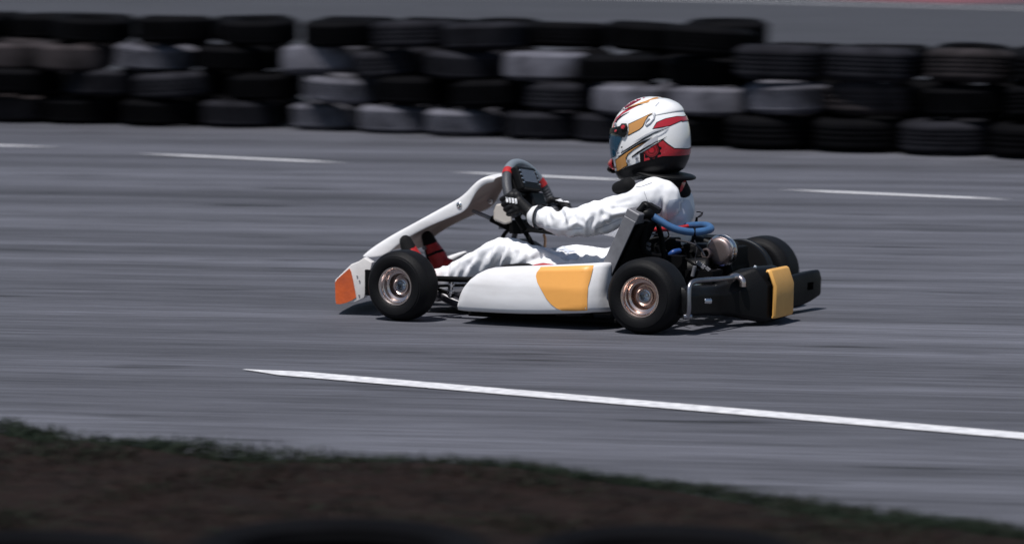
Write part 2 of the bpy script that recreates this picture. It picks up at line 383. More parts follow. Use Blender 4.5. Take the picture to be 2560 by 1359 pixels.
for back in (0, 1):
    zoff = 0
    for row in range(4):
        grow = lambda px: max(0, min(1, (px - 1780) / 120))
        s = .30 + (row % 2) * .31 + back * .22; k = 0; nout = [0, 0]
        while s < cum[-1] - .3:
            p, t = wall_at(s); nrm = Vector((-t.y, t.x, 0)); nrm = nrm if nrm.dot(Vector((-.44, .9, 0))) > 0 else -nrm
            step = random.uniform(.60, .69)
            c = p + nrm * (.31 + back * .63 + random.uniform(-.05, .09)); px = proj_x(c)
            keep = True
            if row == 3:
                keep = px < 1840 and (back == 1 or random.random() > .22)
            if keep:
                q = 'a'; shp = random.choice([0, 0, 1, 3])
                if back == 0:
                    for hx, hq in hint[row]:
                        if abs(hx - px) < 105: q = hq
                    for hx in smooth_at.get(row, ()):
                        if abs(hx - px) < 110: shp = 2
                    
                
                o = bpy.data.objects.new('tyre', TM[shp, q]); col.objects.link(o)
                pit = .203 + .030 * grow(px); zc = pit * (row + .51); rs = random.uniform(.95, 1.04)
                o.scale = (rs, rs, pit / .207 * random.uniform(.93, 1.0))
                o.location = (c.x, c.y, zc); o.rotation_euler = (random.gauss(0, .03) if row else 0, random.gauss(0, .03) if row else 0, random.random() * 6.28)
                if row == 2 and random.random() < .18: o.rotation_euler[0] += .05
                side = 'far wall back line' if back else 'far wall front line'
                if -100 < px < 2660: wh_ = ordn[min(k, 24)] + ' from left'; k += 1
                else: nout[px > 0] += 1; wh_ = ordn[nout[px > 0] - 1] + (' beyond right picture edge' if px > 0 else ' beyond left picture edge')
                tag(o, '%s tyre, %s, %s, %s' % (look[q], wh_, rowname[row], side), 'tyre', 'tyres stacked in the far barrier wall')
            s += step
# near stacks, out of focus under the frame edge
for i, (px, py) in enumerate([(130, 1338), (890, 1299), (1668, 1308)]):
    e = G(px, py, .39); c = e + Vector((.39, -.92, 0)) * .3
    for lv in range(2):
        o = bpy.data.objects.new('tyre', TM[(2, 0, 3)[i], 'a']); col.objects.link(o)
        o.location = (c.x, c.y, .10 + lv * .20 - (.0 if i else .0)); o.rotation_euler = (0, 0, i * 1.3)
        tag(o, 'black tyre %s the %s near stack at the picture bottom' % (('under the top one in', 'on top of')[lv], ('left', 'middle', 'right')[i]), 'tyre', 'tyres of the near stacks')

# ------------------------------------------------------------------ the kart
kart = bpy.data.objects.new('go_kart', None); col.objects.link(kart); kart.location = (-.5, 0, 0)
tag(kart, 'white and orange racing go-kart with black bumper and slick tyres, driven across the asphalt', 'go-kart')
def wheel(x, y, r, wd, rr, side, rimmat, steer=0.0):
    h = wd / 2; s = side                          # side -1: outer face towards -y
    def pr(l): return [(s * a, b) for a, b in l]
    # rim: outer lip, deep barrel, centre cup (outer face at +h)
    m = MB()
    m.lathe(pr([(h - .004, rr + .003), (h + .001, rr + .002), (h + .001, rr - .003), (h - .004, rr - .007), (h - .012, rr - .009), (h - .014, rr - .013), (h - .030, rr - .016), (h - .034, rr - .024),
                (h - .060, rr * .58), (h - .062, rr * .50), (h - .040, rr * .47), (h - .036, rr * .40), (h - .040, rr * .34), (h - .060, rr * .30)]))
    m.lathe(pr([(-h + .004, rr + .003), (-h - .001, rr + .001), (-h - .001, rr - .004), (-h + .008, rr - .010), (h - .040, rr - .020)]))
    wh = m.build('wheel', rimmat, kart)
    wh.location = Vector((x, y, r)) - kart.location; wh.rotation_euler = (0, 0, steer)
    t = MB(); sw = [(h - .012, rr - .002), (h - .002, rr + .001), (h + .004, rr + .010), (h + .008, (rr + r) / 2 - .004), (h + .007, (rr + r) / 2 + .006), (h + .0045, (rr + r) / 2 + .0075), (h + .0035, (rr + r) / 2 + .012), (h - .002, r - .016), (h - .004, r - .013), (h - .0075, r - .0115), (h - .013, r - .005), (h - .024, r - .001), (h * .4, r)]
    full = sw + [(-a, b) for a, b in sw[::-1]]
    t.lathe(full, n=96, closed=True); ty = t.build('tyre', M['slick'], wh)
    hb = MB(); hb.lathe(pr([(h - .075, rr * .34), (h - .045, rr * .33), (h - .043, rr * .27), (h - .050, rr * .25), (h - .078, rr * .22), (h - .078, .006), (h - .060, .006), (h - .058, 0)]), n=40)
    hb.build('hub', M['steel'], wh)
    return wh
WB = -.985
wheel(WB - .027, -.565, .134, .115, .071, -1, M['rim'], R(-4))
wheel(WB + .02, .38, .122, .105, .071, 1, M['rim'], R(-4))
wheel(0, -.550, .140, .145, .0745, -1, M['rimgold'])
wheel(0, .560, .140, .145, .0745, 1, M['rimgold'])
MB().tube([(0, -.5, .14), (0, .5, .14)], .018, 20).build('rear_axle', M['steel'], kart)
MB().lathe([(-.03, .0), (-.03, .118), (-.028, .1365), (-.020, .1385), (-.012, .1385), (-.009, .135), (-.004, .135), (-.001, .1385), (.020, .1385), (.023, .135), (.03, .135), (.03, .0)], c=(-.03, .405, .14), n=96).build('sprocket_guard', M['disc'], kart)

# chassis
m = MB()
for s in (-1, 1):
    m.tube([(.10, s * .20, .06), (-.25, s * .30, .055), (-.60, s * .31, .055), (-.88, s * .24, .06), (-1.05, s * .20, .07)], .0145)
    m.tube([(-.86, s * .22, .06), (WB, s * (.42 if s < 0 else .30), .10), (WB, s * (.50 if s < 0 else .36), .128)], .016)
    m.tube([(.10, s * .20, .06), (.12, s * .22, .10), (.16, s * .22, .12)], .013)
for x in (-1.03, -.72, -.38, .06): m.tube([(x, -.26, .058), (x, .26, .058)], .0135)
m.tube([(-.62, -.31, .05), (-.62, -.50, .07), (-.34, -.50, .07), (-.34, -.31, .05)], .011); m.tube([(-.62, .31, .05), (-.62, .50, .07), (-.34, .50, .07), (-.34, .31, .05)], .011)
m.build('chassis_frame', M['tube'], kart)
MB().box((-.80, 0, .042), (.58, .56, .004)).build('floor_tray', M['alu'], kart, smooth=False)
m = MB()
for s in (-1, 1):
    m.tube([(-.78, s * .05, .10), (-.90, s * .28, .115), (WB + .05, s * .47, .125)], .006, 8)
m.tube([P(1128, 704, -.40), P(1124, 740, -.40)], .010, 10); m.tube([P(1095, 722, -.42), P(1136, 737, -.40)], .006, 8)
m.build('tie_rod', M['blackmatte'], kart)
m = MB()
m.lathe([(-.032, 0), (-.032, .008), (-.022, .008), (-.020, .014), (-.010, .014), (-.008, .007), (.004, .007), (.006, .013), (.014, .013), (.016, .006), (.030, .006), (.030, 0)], c=P(1127, 720, -.41), axis=(.1, 0, 1), n=16)
m.build('rod_end', M['steel'], kart)
MB().tube([P(1092, 696, -.46), P(1185, 699, -.46), P(1330, 699, -.4)], .011, 10).build('side_rail', M['blackmatte'], kart)
MB().tube([P(1090, 728, -.40), P(1150, 760, -.40), P(1230, 770, -.38)], .019, 14).build('front_axle_tube', M['tube'], kart)

# nose bumper: closed section swept across the front, blunt left end
def yz(x, y, z): return Vector((x, y, z))
secs = []
for y, fx, bx, zt, zb, nose in [(-.50, -1.340, -1.215, .226, .040, .0), (-.46, -1.357, -1.225, .226, .040, .01), (-.40, -1.38, -1.25, .214, .04, .02), (-.34, -1.40, -1.27, .195, .04, .02), (-.15, -1.46, -1.33, .165, .04, .03), (0, -1.48, -1.35, .16, .04, .03),
                                (.15, -1.46, -1.33, .155, .04, .03), (.30, -1.41, -1.29, .15, .04, .02), (.38, -1.36, -1.27, .15, .04, .01), (.41, -1.34, -1.26, .148, .04, 0)]:
    zt_ = zt
    secs.append([yz(bx, y, zb + .03), yz(bx - .04, y, zb + .012), yz(fx + .02, y, zb), yz(fx, y, zb + .006), yz(fx - .002, y, zb + .5 * (zt_ - zb)), yz(fx + .066, y, zb + (.83 if y < -.38 else .74) * (zt_ - zb)), yz(fx + .10, y, zt_ - .018), yz(bx + .0, y, zt_), yz(bx + .035, y, zt_ - .018)])
vs = [p for s_ in secs for p in s_]; n = len(secs[0]); fs = []
for i in range(len(secs) - 1):
    for k in range(n): fs.append((i * n + k, i * n + (k + 1) % n, (i + 1) * n + (k + 1) % n, (i + 1) * n + k))
fs.append(tuple(range(n))); fs.append(tuple((len(secs) - 1) * n + k for k in range(n)))
nb_ = bevel(mesh('nose_bumper', vs, fs, M['whiteold'], kart), .012, 3)
pl = [P(x, y, -.5035) for x, y in ((840, 759), (838.5, 745), (837.5, 706), (843, 697), (858, 684), (873, 671), (877, 679), (882, 700), (890, 743), (880, 750), (866, 756), (850, 760))]
MB().prism(pl, (0, .003, 0)).build('sticker', M['redorange'], nb_, smooth=False); nb_.children[0]['label'] = 'worn orange corner sticker'
m = MB(); m.tube([P(903, 679, -.47), P(930, 679, -.44), P(960, 682, -.35)], .011, 12); m.build('bumper_tube', M['steel'], kart)
MB().box(P(925, 706, -.498), (.042, .012, .100)).build('nose_opening_dark', M['blackmatte'], kart, bev=.004)  # black block standing in for the shaded opening in the nose end
m = MB()
for q in ((893, 690), (899, 702), (898, 738)): m.lathe([(0, .0035), (-.002, .003), (-.002, 0)], c=P(q[0], q[1], -.502), n=12)
m.build('rivet', M['steel'], nb_)

# front fairing: a U shaped shell climbing from the nose to the steering wheel
U = [(908, 636), (926, 618), (955, 599), (990, 579), (1030, 559), (1070, 537), (1110, 515), (1140, 499), (1160, 484), (1175, 468), (1190, 453), (1207, 444), (1222, 442), (1238, 447)]
Lw = [(912, 639), (940, 640), (972, 634), (998, 607), (1032, 586), (1072, 566), (1112, 549), (1142, 538), (1166, 526), (1176, 508), (1186, 488), (1200, 468), (1219, 458), (1236, 457)]
Wd = [.20, .19, .175, .16, .145, .135, .13, .125, .122, .12, .118, .112, .10, .085]
vs = []; fs = []; hw = .12
for (ux, uy), (lx, ly), wd in zip(U, Lw, Wd):
    a = P(ux, uy, -hw); b = P(lx, ly, -hw); w2 = wd
    up = (a - b).normalized(); c = [(b, -w2), (b.lerp(a, .5), -w2 - .002), (b.lerp(a, .85), -w2), (a, -w2 + .012)]
    for pnt, yy in c: vs.append(Vector((pnt.x, yy + 0, pnt.z)) + Vector((0, 0, 0)))
    for yy in (-.5, 0, .5): vs.append(Vector((a.x, yy * w2, a.z)) + up * (.006 - .006 * abs(yy)))
    for pnt, yy in c[::-1]: vs.append(Vector((pnt.x, -yy, pnt.z)))
# the shell keeps its outline while it narrows: shift x so that the traced near flange stays where the photo shows it
n = 11
for i in range(len(U)):
    dxs = (Wd[i] - hw) * .4881
    for k in range(n): vs[i * n + k].x += dxs * (1 if k < 7 else .3)
    for k in range(n): vs[i * n + k].z += (Wd[i] - hw) * .02
for i in range(len(U) - 1):
    for k in range(n - 1): fs.append((i * n + k, i * n + k + 1, (i + 1) * n + k + 1, (i + 1) * n + k))
M['inner'] = mat('shade tinted inner plastic', (.40, .33, .31), .55, var=.1)  # tan tone paints in the warm shade inside the white fairing
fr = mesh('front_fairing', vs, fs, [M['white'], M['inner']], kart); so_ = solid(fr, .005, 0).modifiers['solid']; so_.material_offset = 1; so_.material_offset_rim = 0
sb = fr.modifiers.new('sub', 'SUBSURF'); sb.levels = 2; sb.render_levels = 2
for q in ((1148, 513, -.127), (1226, 503, .10)):
    MB().lathe([(.006, .0), (.006, .004), (.002, .0115), (-.002, .0125), (-.004, .011), (-.005, .007), (-.002, .0055), (-.002, 0)], c=P(*q), n=24).build('bolt', M['steel'], fr)
MB().tube([P(1182, 527, -.02), P(1225, 545, -.02), P(1290, 574, .0)], .008, 10).box(P(1275, 566, -.01), (.09, .02, .022), None).build('fairing_bracket', M['alu'], kart)
MB().tube([P(1228, 546, -.03), P(1272, 568, -.02)], .0135, 12).build('bracket_sleeve', M['blackmatte'], kart)

# side pods
def pod(sgn, y_out=-.60):
    out = [(1140, 774), (1141, 757), (1147, 738), (1158, 717), (1172, 699), (1188, 686), (1205, 677), (1225, 672), (1260, 670), (1330, 667.5), (1410, 664.5), (1470, 662), (1487, 661.5)]
    xs = []; 
    for px, py in out:
        p = P(px, py, y_out + (.02 if py < 690 else .0)); xs.append((p.x, p.z))
    xs[0] = (xs[0][0], .054)
    xr = P(1473, 776, y_out).x; zb0, zb1 = .053, .076; zc = P(1300, 716, y_out).z
    N_ = 46; vs = []; fs = []
    x0 = xs[0][0]
    def top(x):
        for i in range(len(xs) - 1):
            if x <= xs[i + 1][0] + 1e-6:
                a, b = xs[i], xs[i + 1]; t = (x - a[0]) / max(b[0] - a[0], 1e-6); return a[1] + (b[1] - a[1]) * t
        return xs[-1][1]
    stations = [x0 + (xr - x0) * (t / N_) ** 1.5 for t in range(N_ + 1)]
    for x in stations:
        zt = max(top(x), .075); zb = zb0 + (zb1 - zb0) * 0; f = (x - x0) / (xr - x0)
        zb = .053 + .018 * f - .008 * math.sin(f * math.pi)
        zcr = min(zc, zb + (zt - zb) * .97); inn = .022 * (zt - zcr) / .09
        end = max(0, (f - .94) / .06); endo = .022 * end * end; fr_ = max(0, (.04 - f) / .04) * .010
        yo = y_out + endo + fr_
        row = [(x, -.40, zb + .01), (x, yo + .03, zb - .004), (x, yo + .008, zb), (x, yo, zb + .016), (x, yo + .001, zb + (zcr - zb) * .55), (x, yo + .003, zcr - .003), (x, yo + .0045, zcr + .004 if zt > zcr + .01 else zcr), (x, yo + .006 + inn * .8, zb + (zt - zb) * .93 if zt > zc + .02 else zt - .002), (x, yo + .02 + inn, zt - .001), (x, yo + .05 + inn, zt + .003), (x, -.42, zt - .004)]
        vs += [Vector(v) for v in row]
    # rounded rear return, pulled out at the foot like a flange
    base = len(vs); n = 11
    for dx, dy, sc, ft in ((.016, .014, 1, 0), (.026, .035, .99, .004), (.030, .065, .97, .010), (.026, .10, .95, .020), (.018, .15, .93, .03)):
        for k in range(n):
            v = vs[N_ * n + k].copy(); v.x += dx - (.0 if k > 3 else -ft); v.y = min(v.y + dy, -.40); v.z = (v.z - .07) * sc + .07; vs.append(v)
    tot = N_ + 1 + 5
    for i in range(tot - 1):
        for k in range(n): fs.append((i * n + k, i * n + (k + 1) % n, (i + 1) * n + (k + 1) % n, (i + 1) * n + k))
    fs.append(tuple(range(n))); fs.append(tuple((tot - 1) * n + k for k in range(n)))
    if sgn > 0: vs = [Vector((v.x, -v.y, v.z)) for v in vs]
    o = mesh('side_pod', vs, fs, M['white'], kart); e = o.modifiers.new('ws', 'EDGE_SPLIT'); e.split_angle = R(60)
    return o
pd = pod(-1); pd2 = pod(1)
pb = bvh_of(pd.data)
v_, f_ = wrap([(1352, 667.5), (1348, 674), (1342, 681), (1340, 690), (1343, 704), (1348, 714), (1356, 728), (1366, 746), (1378, 760), (1391, 770), (1406, 776), (1440, 776.5), (1468, 775), (1468, 745), (1470, 716), (1475, 700), (1480, 680), (1484, 663)], pb, .0015, 8)
mesh('sticker', v_, f_, M['orange'], pd)
me_ = [Vector((v.x, -v.y, v.z)) for v in v_]; mesh('sticker', me_, f_, M['orange'], pd2)
m = MB()
for y in (-.46,): m.tube([P(1478, 779, y), P(1482, 800, y)], .006, 8)
m.tube([P(1385, 785, -.46), P(1386, 800, -.46)], .006, 8); m.build('pod_stay', M['blackmatte'], kart)
MB().box((-.47, -.10, .028), (.62, .75, .018)).build('skid_tray', M['blackmatte'], kart, bev=.004)

# steering wheel
SW = P(1331, 512, 0); ax = Vector((.907, 0, .42)).normalized(); u0 = Vector((-ax.z, 0, ax.x)); l0 = Vector((0, 1, 0)); dl = R(8)
lat = l0 * math.cos(dl) - u0 * math.sin(dl); upv = u0 * math.cos(dl) + l0 * math.sin(dl)
RS = .174
def rimp(a, r=RS): return SW + lat * (r * math.cos(R(a))) + upv * (r * math.sin(R(a)))
def arc(a0, a1, r, n=16): return [rimp(a0 + (a1 - a0) * i / n) for i in range(n + 1)]
core = MB().tube(arc(-38, 218, RS, 60), .0125, 14, sub=1).tube([rimp(-38), rimp(218)], .0125, 14)
sw = core.build('steering_wheel', M['blackmatte'], kart)
def ribbed(a0, a1, name, m_, r, rib=0):
    k = 60; pts = arc(a0, a1, r, k); rs = [r + (rib if (i // 2) % 2 else 0) for i in range(k + 1)]
    MB().tube(pts, rs, 16, sub=1).build(name, m_, sw)
ribbed(43, 128, 'rim_cover', M['gripl'], .0195)
ribbed(128, 138, 'grip_band', M['red'], .0205); ribbed(32, 43, 'grip_band', M['red'], .0195)
ribbed(138, 200, 'grip', M['grip'], .0190); ribbed(-30, 32, 'grip', M['grip'], .0168, .0018)
m = MB()
for a in (90, 200, 340): m.tube([SW - ax * .01, rimp(a)], .009, 10)
m.lathe([(-.02, .04), (.0, .045), (.006, .04), (.006, 0)], c=SW, axis=ax, n=32); m.build('spokes', M['blackmatte'], sw)
# data display on the boss
dax = (lat, upv, ax)
dc = SW + ax * .034 + upv * .088 - lat * .052
dm = MB().box(dc, (.150, .098, .036), dax).box(dc - ax * .035 - lat * .012 - upv * .01, (.11, .11, .04), dax).build('display', M['black'], sw, smooth=False, bev=.009)
MB().box(dc + ax * .018 + upv * .008, (.106, .052, .003), dax).build('screen', M['screen'], sw, smooth=False)
m = MB()
for sx in (-1, 1):
    for k in range(4): m.lathe([(0, .0045), (.004, .004), (.004, 0)], c=dc + ax * .017 + lat * sx * .064 + upv * (.028 - k * .017), axis=ax, n=10)
m.build('button', M['steel'], sw)
MB().box(SW + ax * .012 + upv * .0, (.11, .085, .05), dax).build('boss_pad', M['black'], sw, smooth=False, bev=.01)
m = MB().tube([SW - ax * .01, SW - ax * .06, P(1294, 562, 0), P(1280, 610, .01), P(1262, 665, .02)], .011, 14)
m.build('steering_column', M['tube'], kart)
m = MB()
for y in (-.07, .05):
    m.tube([P(1280, 566, y + .05), P(1258, 590, y + .05), P(1240, 640, y + .05)], .008, 10)
    m.tube([P(1296, 555, y), P(1325, 600, y), P(1362, 680, y)], .010, 10)
m.box(P(1300, 566, -.01), (.05, .09, .05)); m.build('column_support', M['blackmatte'], kart)
# tank in front of the wheel, tan hose
m = MB().add([P(x, y, yy) for yy in (-.06, .03) for x, y in ((1240, 510), (1262, 508), (1279, 520), (1281, 556), (1262, 562), (1234, 550), (1234, 528))],
             [(0, 1, 2, 3, 4, 5, 6), (13, 12, 11, 10, 9, 8, 7)] + [(i, (i + 1) % 7, 7 + (i + 1) % 7, 7 + i) for i in range(7)])
m.build('fuel_tank', M['tank'], kart, smooth=False, bev=.008)
MB().tube([P(1359, 585, .05), P(1363, 600, .05), P(1361, 625, .05)], .0055, 8).build('fuel_hose', M['copper'], kart)

# pedals, heel
m = MB()
for s in (-1, 1): m.tube([(-1.20, s * .10, .06), (-1.25, s * .10, .16), (-1.24, s * .10, .24)], .007, 8); m.tube([(-1.245, s * .14, .22), (-1.245, s * .06, .22)], .009, 8)
m.build('pedal', M['alu'], kart)
MB().tube([P(1104, 657, .33), P(1130, 646, .33), P(1150, 637, .33), P(1165, 630, .33)], [.016, .015, .011, .005], 10).build('nose_tip', M['white'], kart)

# seat: red bucket shell with black liner
def seat():
    vs = []; fs = []
    prof = [(-.62, .150, .16, .03), (-.56, .105, .18, .07), (-.46, .070, .185, .10), (-.36, .058, .185, .115), (-.27, .075, .185, .13), (-.20, .12, .19, .14), (-.15, .19, .19, .13), (-.12, .25, .185, .08), (-.105, .30, .17, .04), (-.10, .318, .155, .02)]
    n = 13
    for i, (x, z, hw_, lip) in enumerate(prof):
        back = max(0, (i - 4) / 5)
        for k in range(n):
            t = -1 + 2 * k / (n - 1); e = abs(t) ** 3
            vs.append(Vector((x - lip * e * back * 1.6, hw_ * t, z + lip * e * (1 - back * .5))))
    for i in range(len(prof) - 1):
        for k in range(n - 1): fs.append((i * n + k, i * n + k + 1, (i + 1) * n + k + 1, (i + 1) * n + k))
    o = mesh('seat', vs, fs, M['black'], kart); solid(o, .012, 1); sb = o.modifiers.new('s', 'SUBSURF'); sb.levels = 1; sb.render_levels = 2
    return o
st = seat()
m = MB(); m.prism([P(x, y, -.275) for x, y in ((1230, 671), (1262, 662), (1290, 659), (1312, 660), (1330, 668), (1330, 690), (1230, 690))], (0, .05, 0))
m.build('seat_padding', M['blackcloth'], st, bev=.01)
m = MB(); m.prism([P(x, y, -.27) for x, y in ((1318, 668), (1334, 661), (1352, 658), (1376, 661), (1392, 668), (1392, 690), (1318, 690))], (0, .03, 0))
m.build('seat_lip', M['red'], st, bev=.008)
MB().tube([P(1606, 575, -.28), P(1650, 573, -.22), P(1690, 571, -.12), P(1724, 565, -.02)], .009, 10).build('seat_edge', M['red'], st)

# radiator
def rad():
    a = P(1564, 541, -.46); b = P(1486, 712, -.46); d = (a - b).normalized(); n = Vector((-d.z, 0, d.x)); n = n if n.x > 0 else -n
    L_ = (a - b).length; c = (a + b) / 2; th = .045; wd = .165
    cy = Vector((0, 1, 0)); org = c + n * th / 2 + cy * wd / 2
    o = MB().box(org, (wd, L_, th), (cy, d, n)).build('radiator', M['core'], kart, smooth=False, bev=.003)
    p_ = MB().box(c + n * th / 2 - cy * .004, (.008, L_ + .004, th + .006), (cy, d, n)); p_.build('side_plate', M['alu'], o, smooth=False, bev=.002)
    MB().box(a + n * th / 2 + d * .012 + cy * wd / 2, (wd + .012, .045, th + .012), (cy, d, n)).build('end_tank', M['alu'], o, smooth=False, bev=.006)
    c2 = MB().box(c + n * (th + .012) + cy * (wd / 2 + .01), (wd - .01, L_ * .97, .012), (cy, d, n)); c2.build('air_shutter', M['blackmatte'], o, smooth=False, bev=.002)
    t = a + n * th / 2 + cy * .10
    MB().tube([t + d * .02, t + d * .05, t + d * .062], [.020, .024, .016], 20).box(t + d * .055 + n * .03, (.03, .02, .05), (cy, d, n)).tube([a + n * .02 + cy * .06, a + n * .05 + d * .035 + cy * .06, P(1632, 541, -.36)], .019, 14).tube([a + n * .02 + d * .01 + cy * .03, a + n * .03 + d * .065 + cy * .05], .012, 10).build('filler_cap', M['black'], o)
    m = MB()
    m.tube([a + n * .05 + cy * .08, a + n * .09 - d * .10 + cy * .08, P(1650, 640, -.33)], .013, 12)
    m.tube([P(1640, 545, -.3), P(1655, 600, -.3), P(1660, 660, -.3)], .010, 10)
    m.build('radiator_stay', M['blackmatte'], o)
rad()
MB().tube([P(1628, 538, -.38), P(1652, 553, -.37), P(1676, 567, -.355), P(1702, 576, -.33), P(1732, 580, -.29), P(1762, 577, -.24), P(1777, 572, -.18), P(1768, 564, -.12), P(1745, 563, -.06), P(1715, 566, .0), P(1690, 580, .06)], .0140, 18, sub=8).build('coolant_hose', M['blue'], kart)
MB().lathe([(-.004, .0175), (.004, .0175)], c=P(1737, 580.5, -.283), axis=(1, .35, .05), n=24).build('hose_clamp', M['blackmatte'], kart)
MB().tube([P(1617, 531, -.40), P(1632, 541, -.375)], .0150, 16).build('hose_joint', M['steel'], kart)
MB().tube([P(1672, 655, -.2), P(1674, 640, -.2), P(1684, 630, -.2), P(1698, 627, -.16)], .0105, 14).build('coolant_hose', mat('deep blue hose', (.012, .05, .20), .45), kart)
MB().tube([P(1710, 692, -.1), P(1730, 684, -.1), P(1765, 684, -.1), P(1790, 695, -.1)], .013, 14).build('coolant_hose', mat('dark blue hose', (.015, .03, .16), .45), kart)

# engine: cylinder with fins, crankcase, carburettor, airbox; a dense dark cluster between the rear wheels
m = MB(); ec = Vector((-.03, .20, .20))
m.box(ec, (.16, .19, .13)); m.lathe([(-.10, .055), (-.10, .0), (.10, 0)][:2], c=ec, axis=(0, 1, 0))
m.lathe([(-.12, .0), (-.12, .062), (.11, .062), (.11, 0)], c=ec + Vector((.02, 0, -.02)), axis=(0, 1, 0), n=40)
eng = m.build('engine', M['blackmatte'], kart, bev=.006)
m = MB()
for k in range(9): m.box((-.055, .16, .205 + k * .0125), (.11, .12, .005))
m.lathe([(0, .038), (.10, .038), (.105, .02), (.105, 0)], c=(-.055, .16, .205), axis=(0, 0, 1), n=32); m.build('cylinder_fins', M['black'], eng, smooth=False)
m = MB(); m.box((-.02, .02, .245), (.14, .10, .09)); m.box((.0, .12, .27), (.12, .12, .04)); m.lathe([(-.06, .0), (-.06, .045), (.06, .045), (.06, 0)], c=(.0, -.12, .2), axis=(1, .3, .1), n=28)
m.prism([P(x, y, .08) for x, y in ((1640, 580), (1700, 584), (1750, 592), (1790, 606), (1815, 618), (1820, 640), (1820, 710), (1640, 720))], (0, .05, 0))
m.build('airbox', M['black'], kart, bev=.012)
m = MB()
for p0, p1, r_ in (((1607, 604, -.3), (1626, 612, -.3), .0075), ((1603, 614, -.3), (1625, 624, -.3), .0085), ((1741, 657, -.2), (1762, 667, -.2), .009), ((1655, 607, -.25), (1678, 590, -.25), .003), ((1628, 585, -.3), (1648, 586, -.3), .004), ((1700, 648, -.2), (1716, 655, -.2), .003),
                   ((1870, 692, -.12), (1884, 680, -.12), .006), ((1793, 690, -.1), (1797, 672, -.1), .009)):
    MB().tube([P(*p0), P(*p1)], r_ * .85, 12, sub=1).build('engine_fitting', M['alu'], kart)
for q, r_ in (((1888, 668, -.10), .008), ((1861, 686, -.12), .011), ((1846, 694, -.12), .016)):
    MB().lathe([(-.010, 0), (-.008, r_ * .8), (0, r_), (.008, r_ * .8), (.010, 0)], c=P(*q), axis=(.3, -1, .2), n=18).build('ball_joint', M['steel'], kart)
m = MB()
for k in range(7):
    y0 = -.28 + .05 * k; m.tube([P(1640 + 22 * k, 618 + 9 * (k % 3), y0), P(1655 + 22 * k, 650 + 8 * (k % 2), y0 + .03), P(1690 + 18 * k, 700, y0 + .02)], .006 + .002 * (k % 3), 8)
m.tube([P(1650, 575, -.1), P(1640, 610, -.15), P(1660, 690, -.15)], .012, 10)
m.box(P(1745, 690, -.2), (.16, .10, .05)); m.box(P(1690, 668, -.25), (.07, .05, .09)); m.build('engine_mount', M['blackmatte'], kart)
MB().tube([P(1737, 655 + 10, -.33), P(1731, 690, -.33)], .007, 10).tube([P(1655, 655, -.3), P(1700, 690, -.4)], .004, 8).build('brake_line', M['alu'], kart)
for k, pth in enumerate((((1640, 612), (1662, 600), (1672, 588), (1668, 576)), ((1690, 600), (1722, 606), (1748, 618), (1762, 640)), ((1705, 640), (1722, 652), (1745, 668), (1775, 684)), ((1736, 600), (1742, 622), (1738, 648), (1746, 676)), ((1650, 650), (1668, 664), (1700, 672), (1726, 700)))):
    MB().tube([P(x, y, -.26 + .01 * k) for x, y in pth], .0028 + .0012 * (k % 3), 8).build('cable', M['tube'] if k % 2 else M['blackmatte'], kart)
coil = [P(1628 + 18 * t / 70, 548 + 9 * t / 70, -.24) + Vector((math.cos(t * .9) * .008, 0, math.sin(t * .9) * .008)) for t in range(71)]
MB().tube(coil, .0014, 6, sub=1).build('spring', M['steel'], kart)
m = MB().box(P(1753, 662, -.24), (.036, .012, .012), (Vector((.8, 0, -.6)), Vector((0, 1, 0)), Vector((.6, 0, .8)))).box(P(1770, 672, -.24), (.018, .010, .010), (Vector((.8, 0, -.6)), Vector((0, 1, 0)), Vector((.6, 0, .8)))); m.build('chain_tensioner', M['alu'], kart)
m = MB().tube([P(1825, 700, -.25), P(1833, 692, -.22), P(1845, 692, -.2), P(1856, 702, -.2), P(1857, 716, -.2)], .013, 14); m.build('exhaust_elbow', M['rim'], kart)

# exhaust silencer: drum seen at an angle with a tail stub and a band clamp
cc = P(1800, 627, -.06); axc = Vector((-.05, -1, -.02)).normalized()
m = MB().lathe([(-.05, 0), (-.05, .045), (-.045, .052), (.0, .053), (.002, .051), (.008, .0505), (.014, .048), (.017, .043), (.0185, .034), (.019, .020), (.019, 0)], c=cc, axis=axc, n=64)
sl = m.build('exhaust_silencer', M['canister'], kart)
MB().lathe([(-.026, .053), (-.028, .059), (-.020, .061), (-.015, .057), (-.010, .061), (-.002, .059), (.0, .053)], c=cc, axis=axc, n=64).build('band_clamp', M['steel'], sl)
sp_ = cc + Vector((-.040, .008, -.008))
MB().lathe([(.02, .020), (.046, .020), (.050, .0185), (.050, .014), (.030, .013)], c=sp_, axis=axc, n=32).build('tail_stub', M['canister'], sl)
MB().lathe([(.0, .0), (.036, .0132), (.036, 0)], c=sp_, axis=axc, n=24).build('stub_bore', M['blackmatte'], sl)
MB().tube([cc + Vector((.0, .05, -.05)), cc + Vector((.02, .05, -.12)), cc + Vector((-.05, .10, -.16))], .02, 14).build('silencer_mount', M['blackmatte'], sl)
MB().tube([cc + Vector((.052, .0, -.015)), cc + Vector((.060, -.002, .018))], .006, 8).build('clamp_bolt', M['steel'], sl)

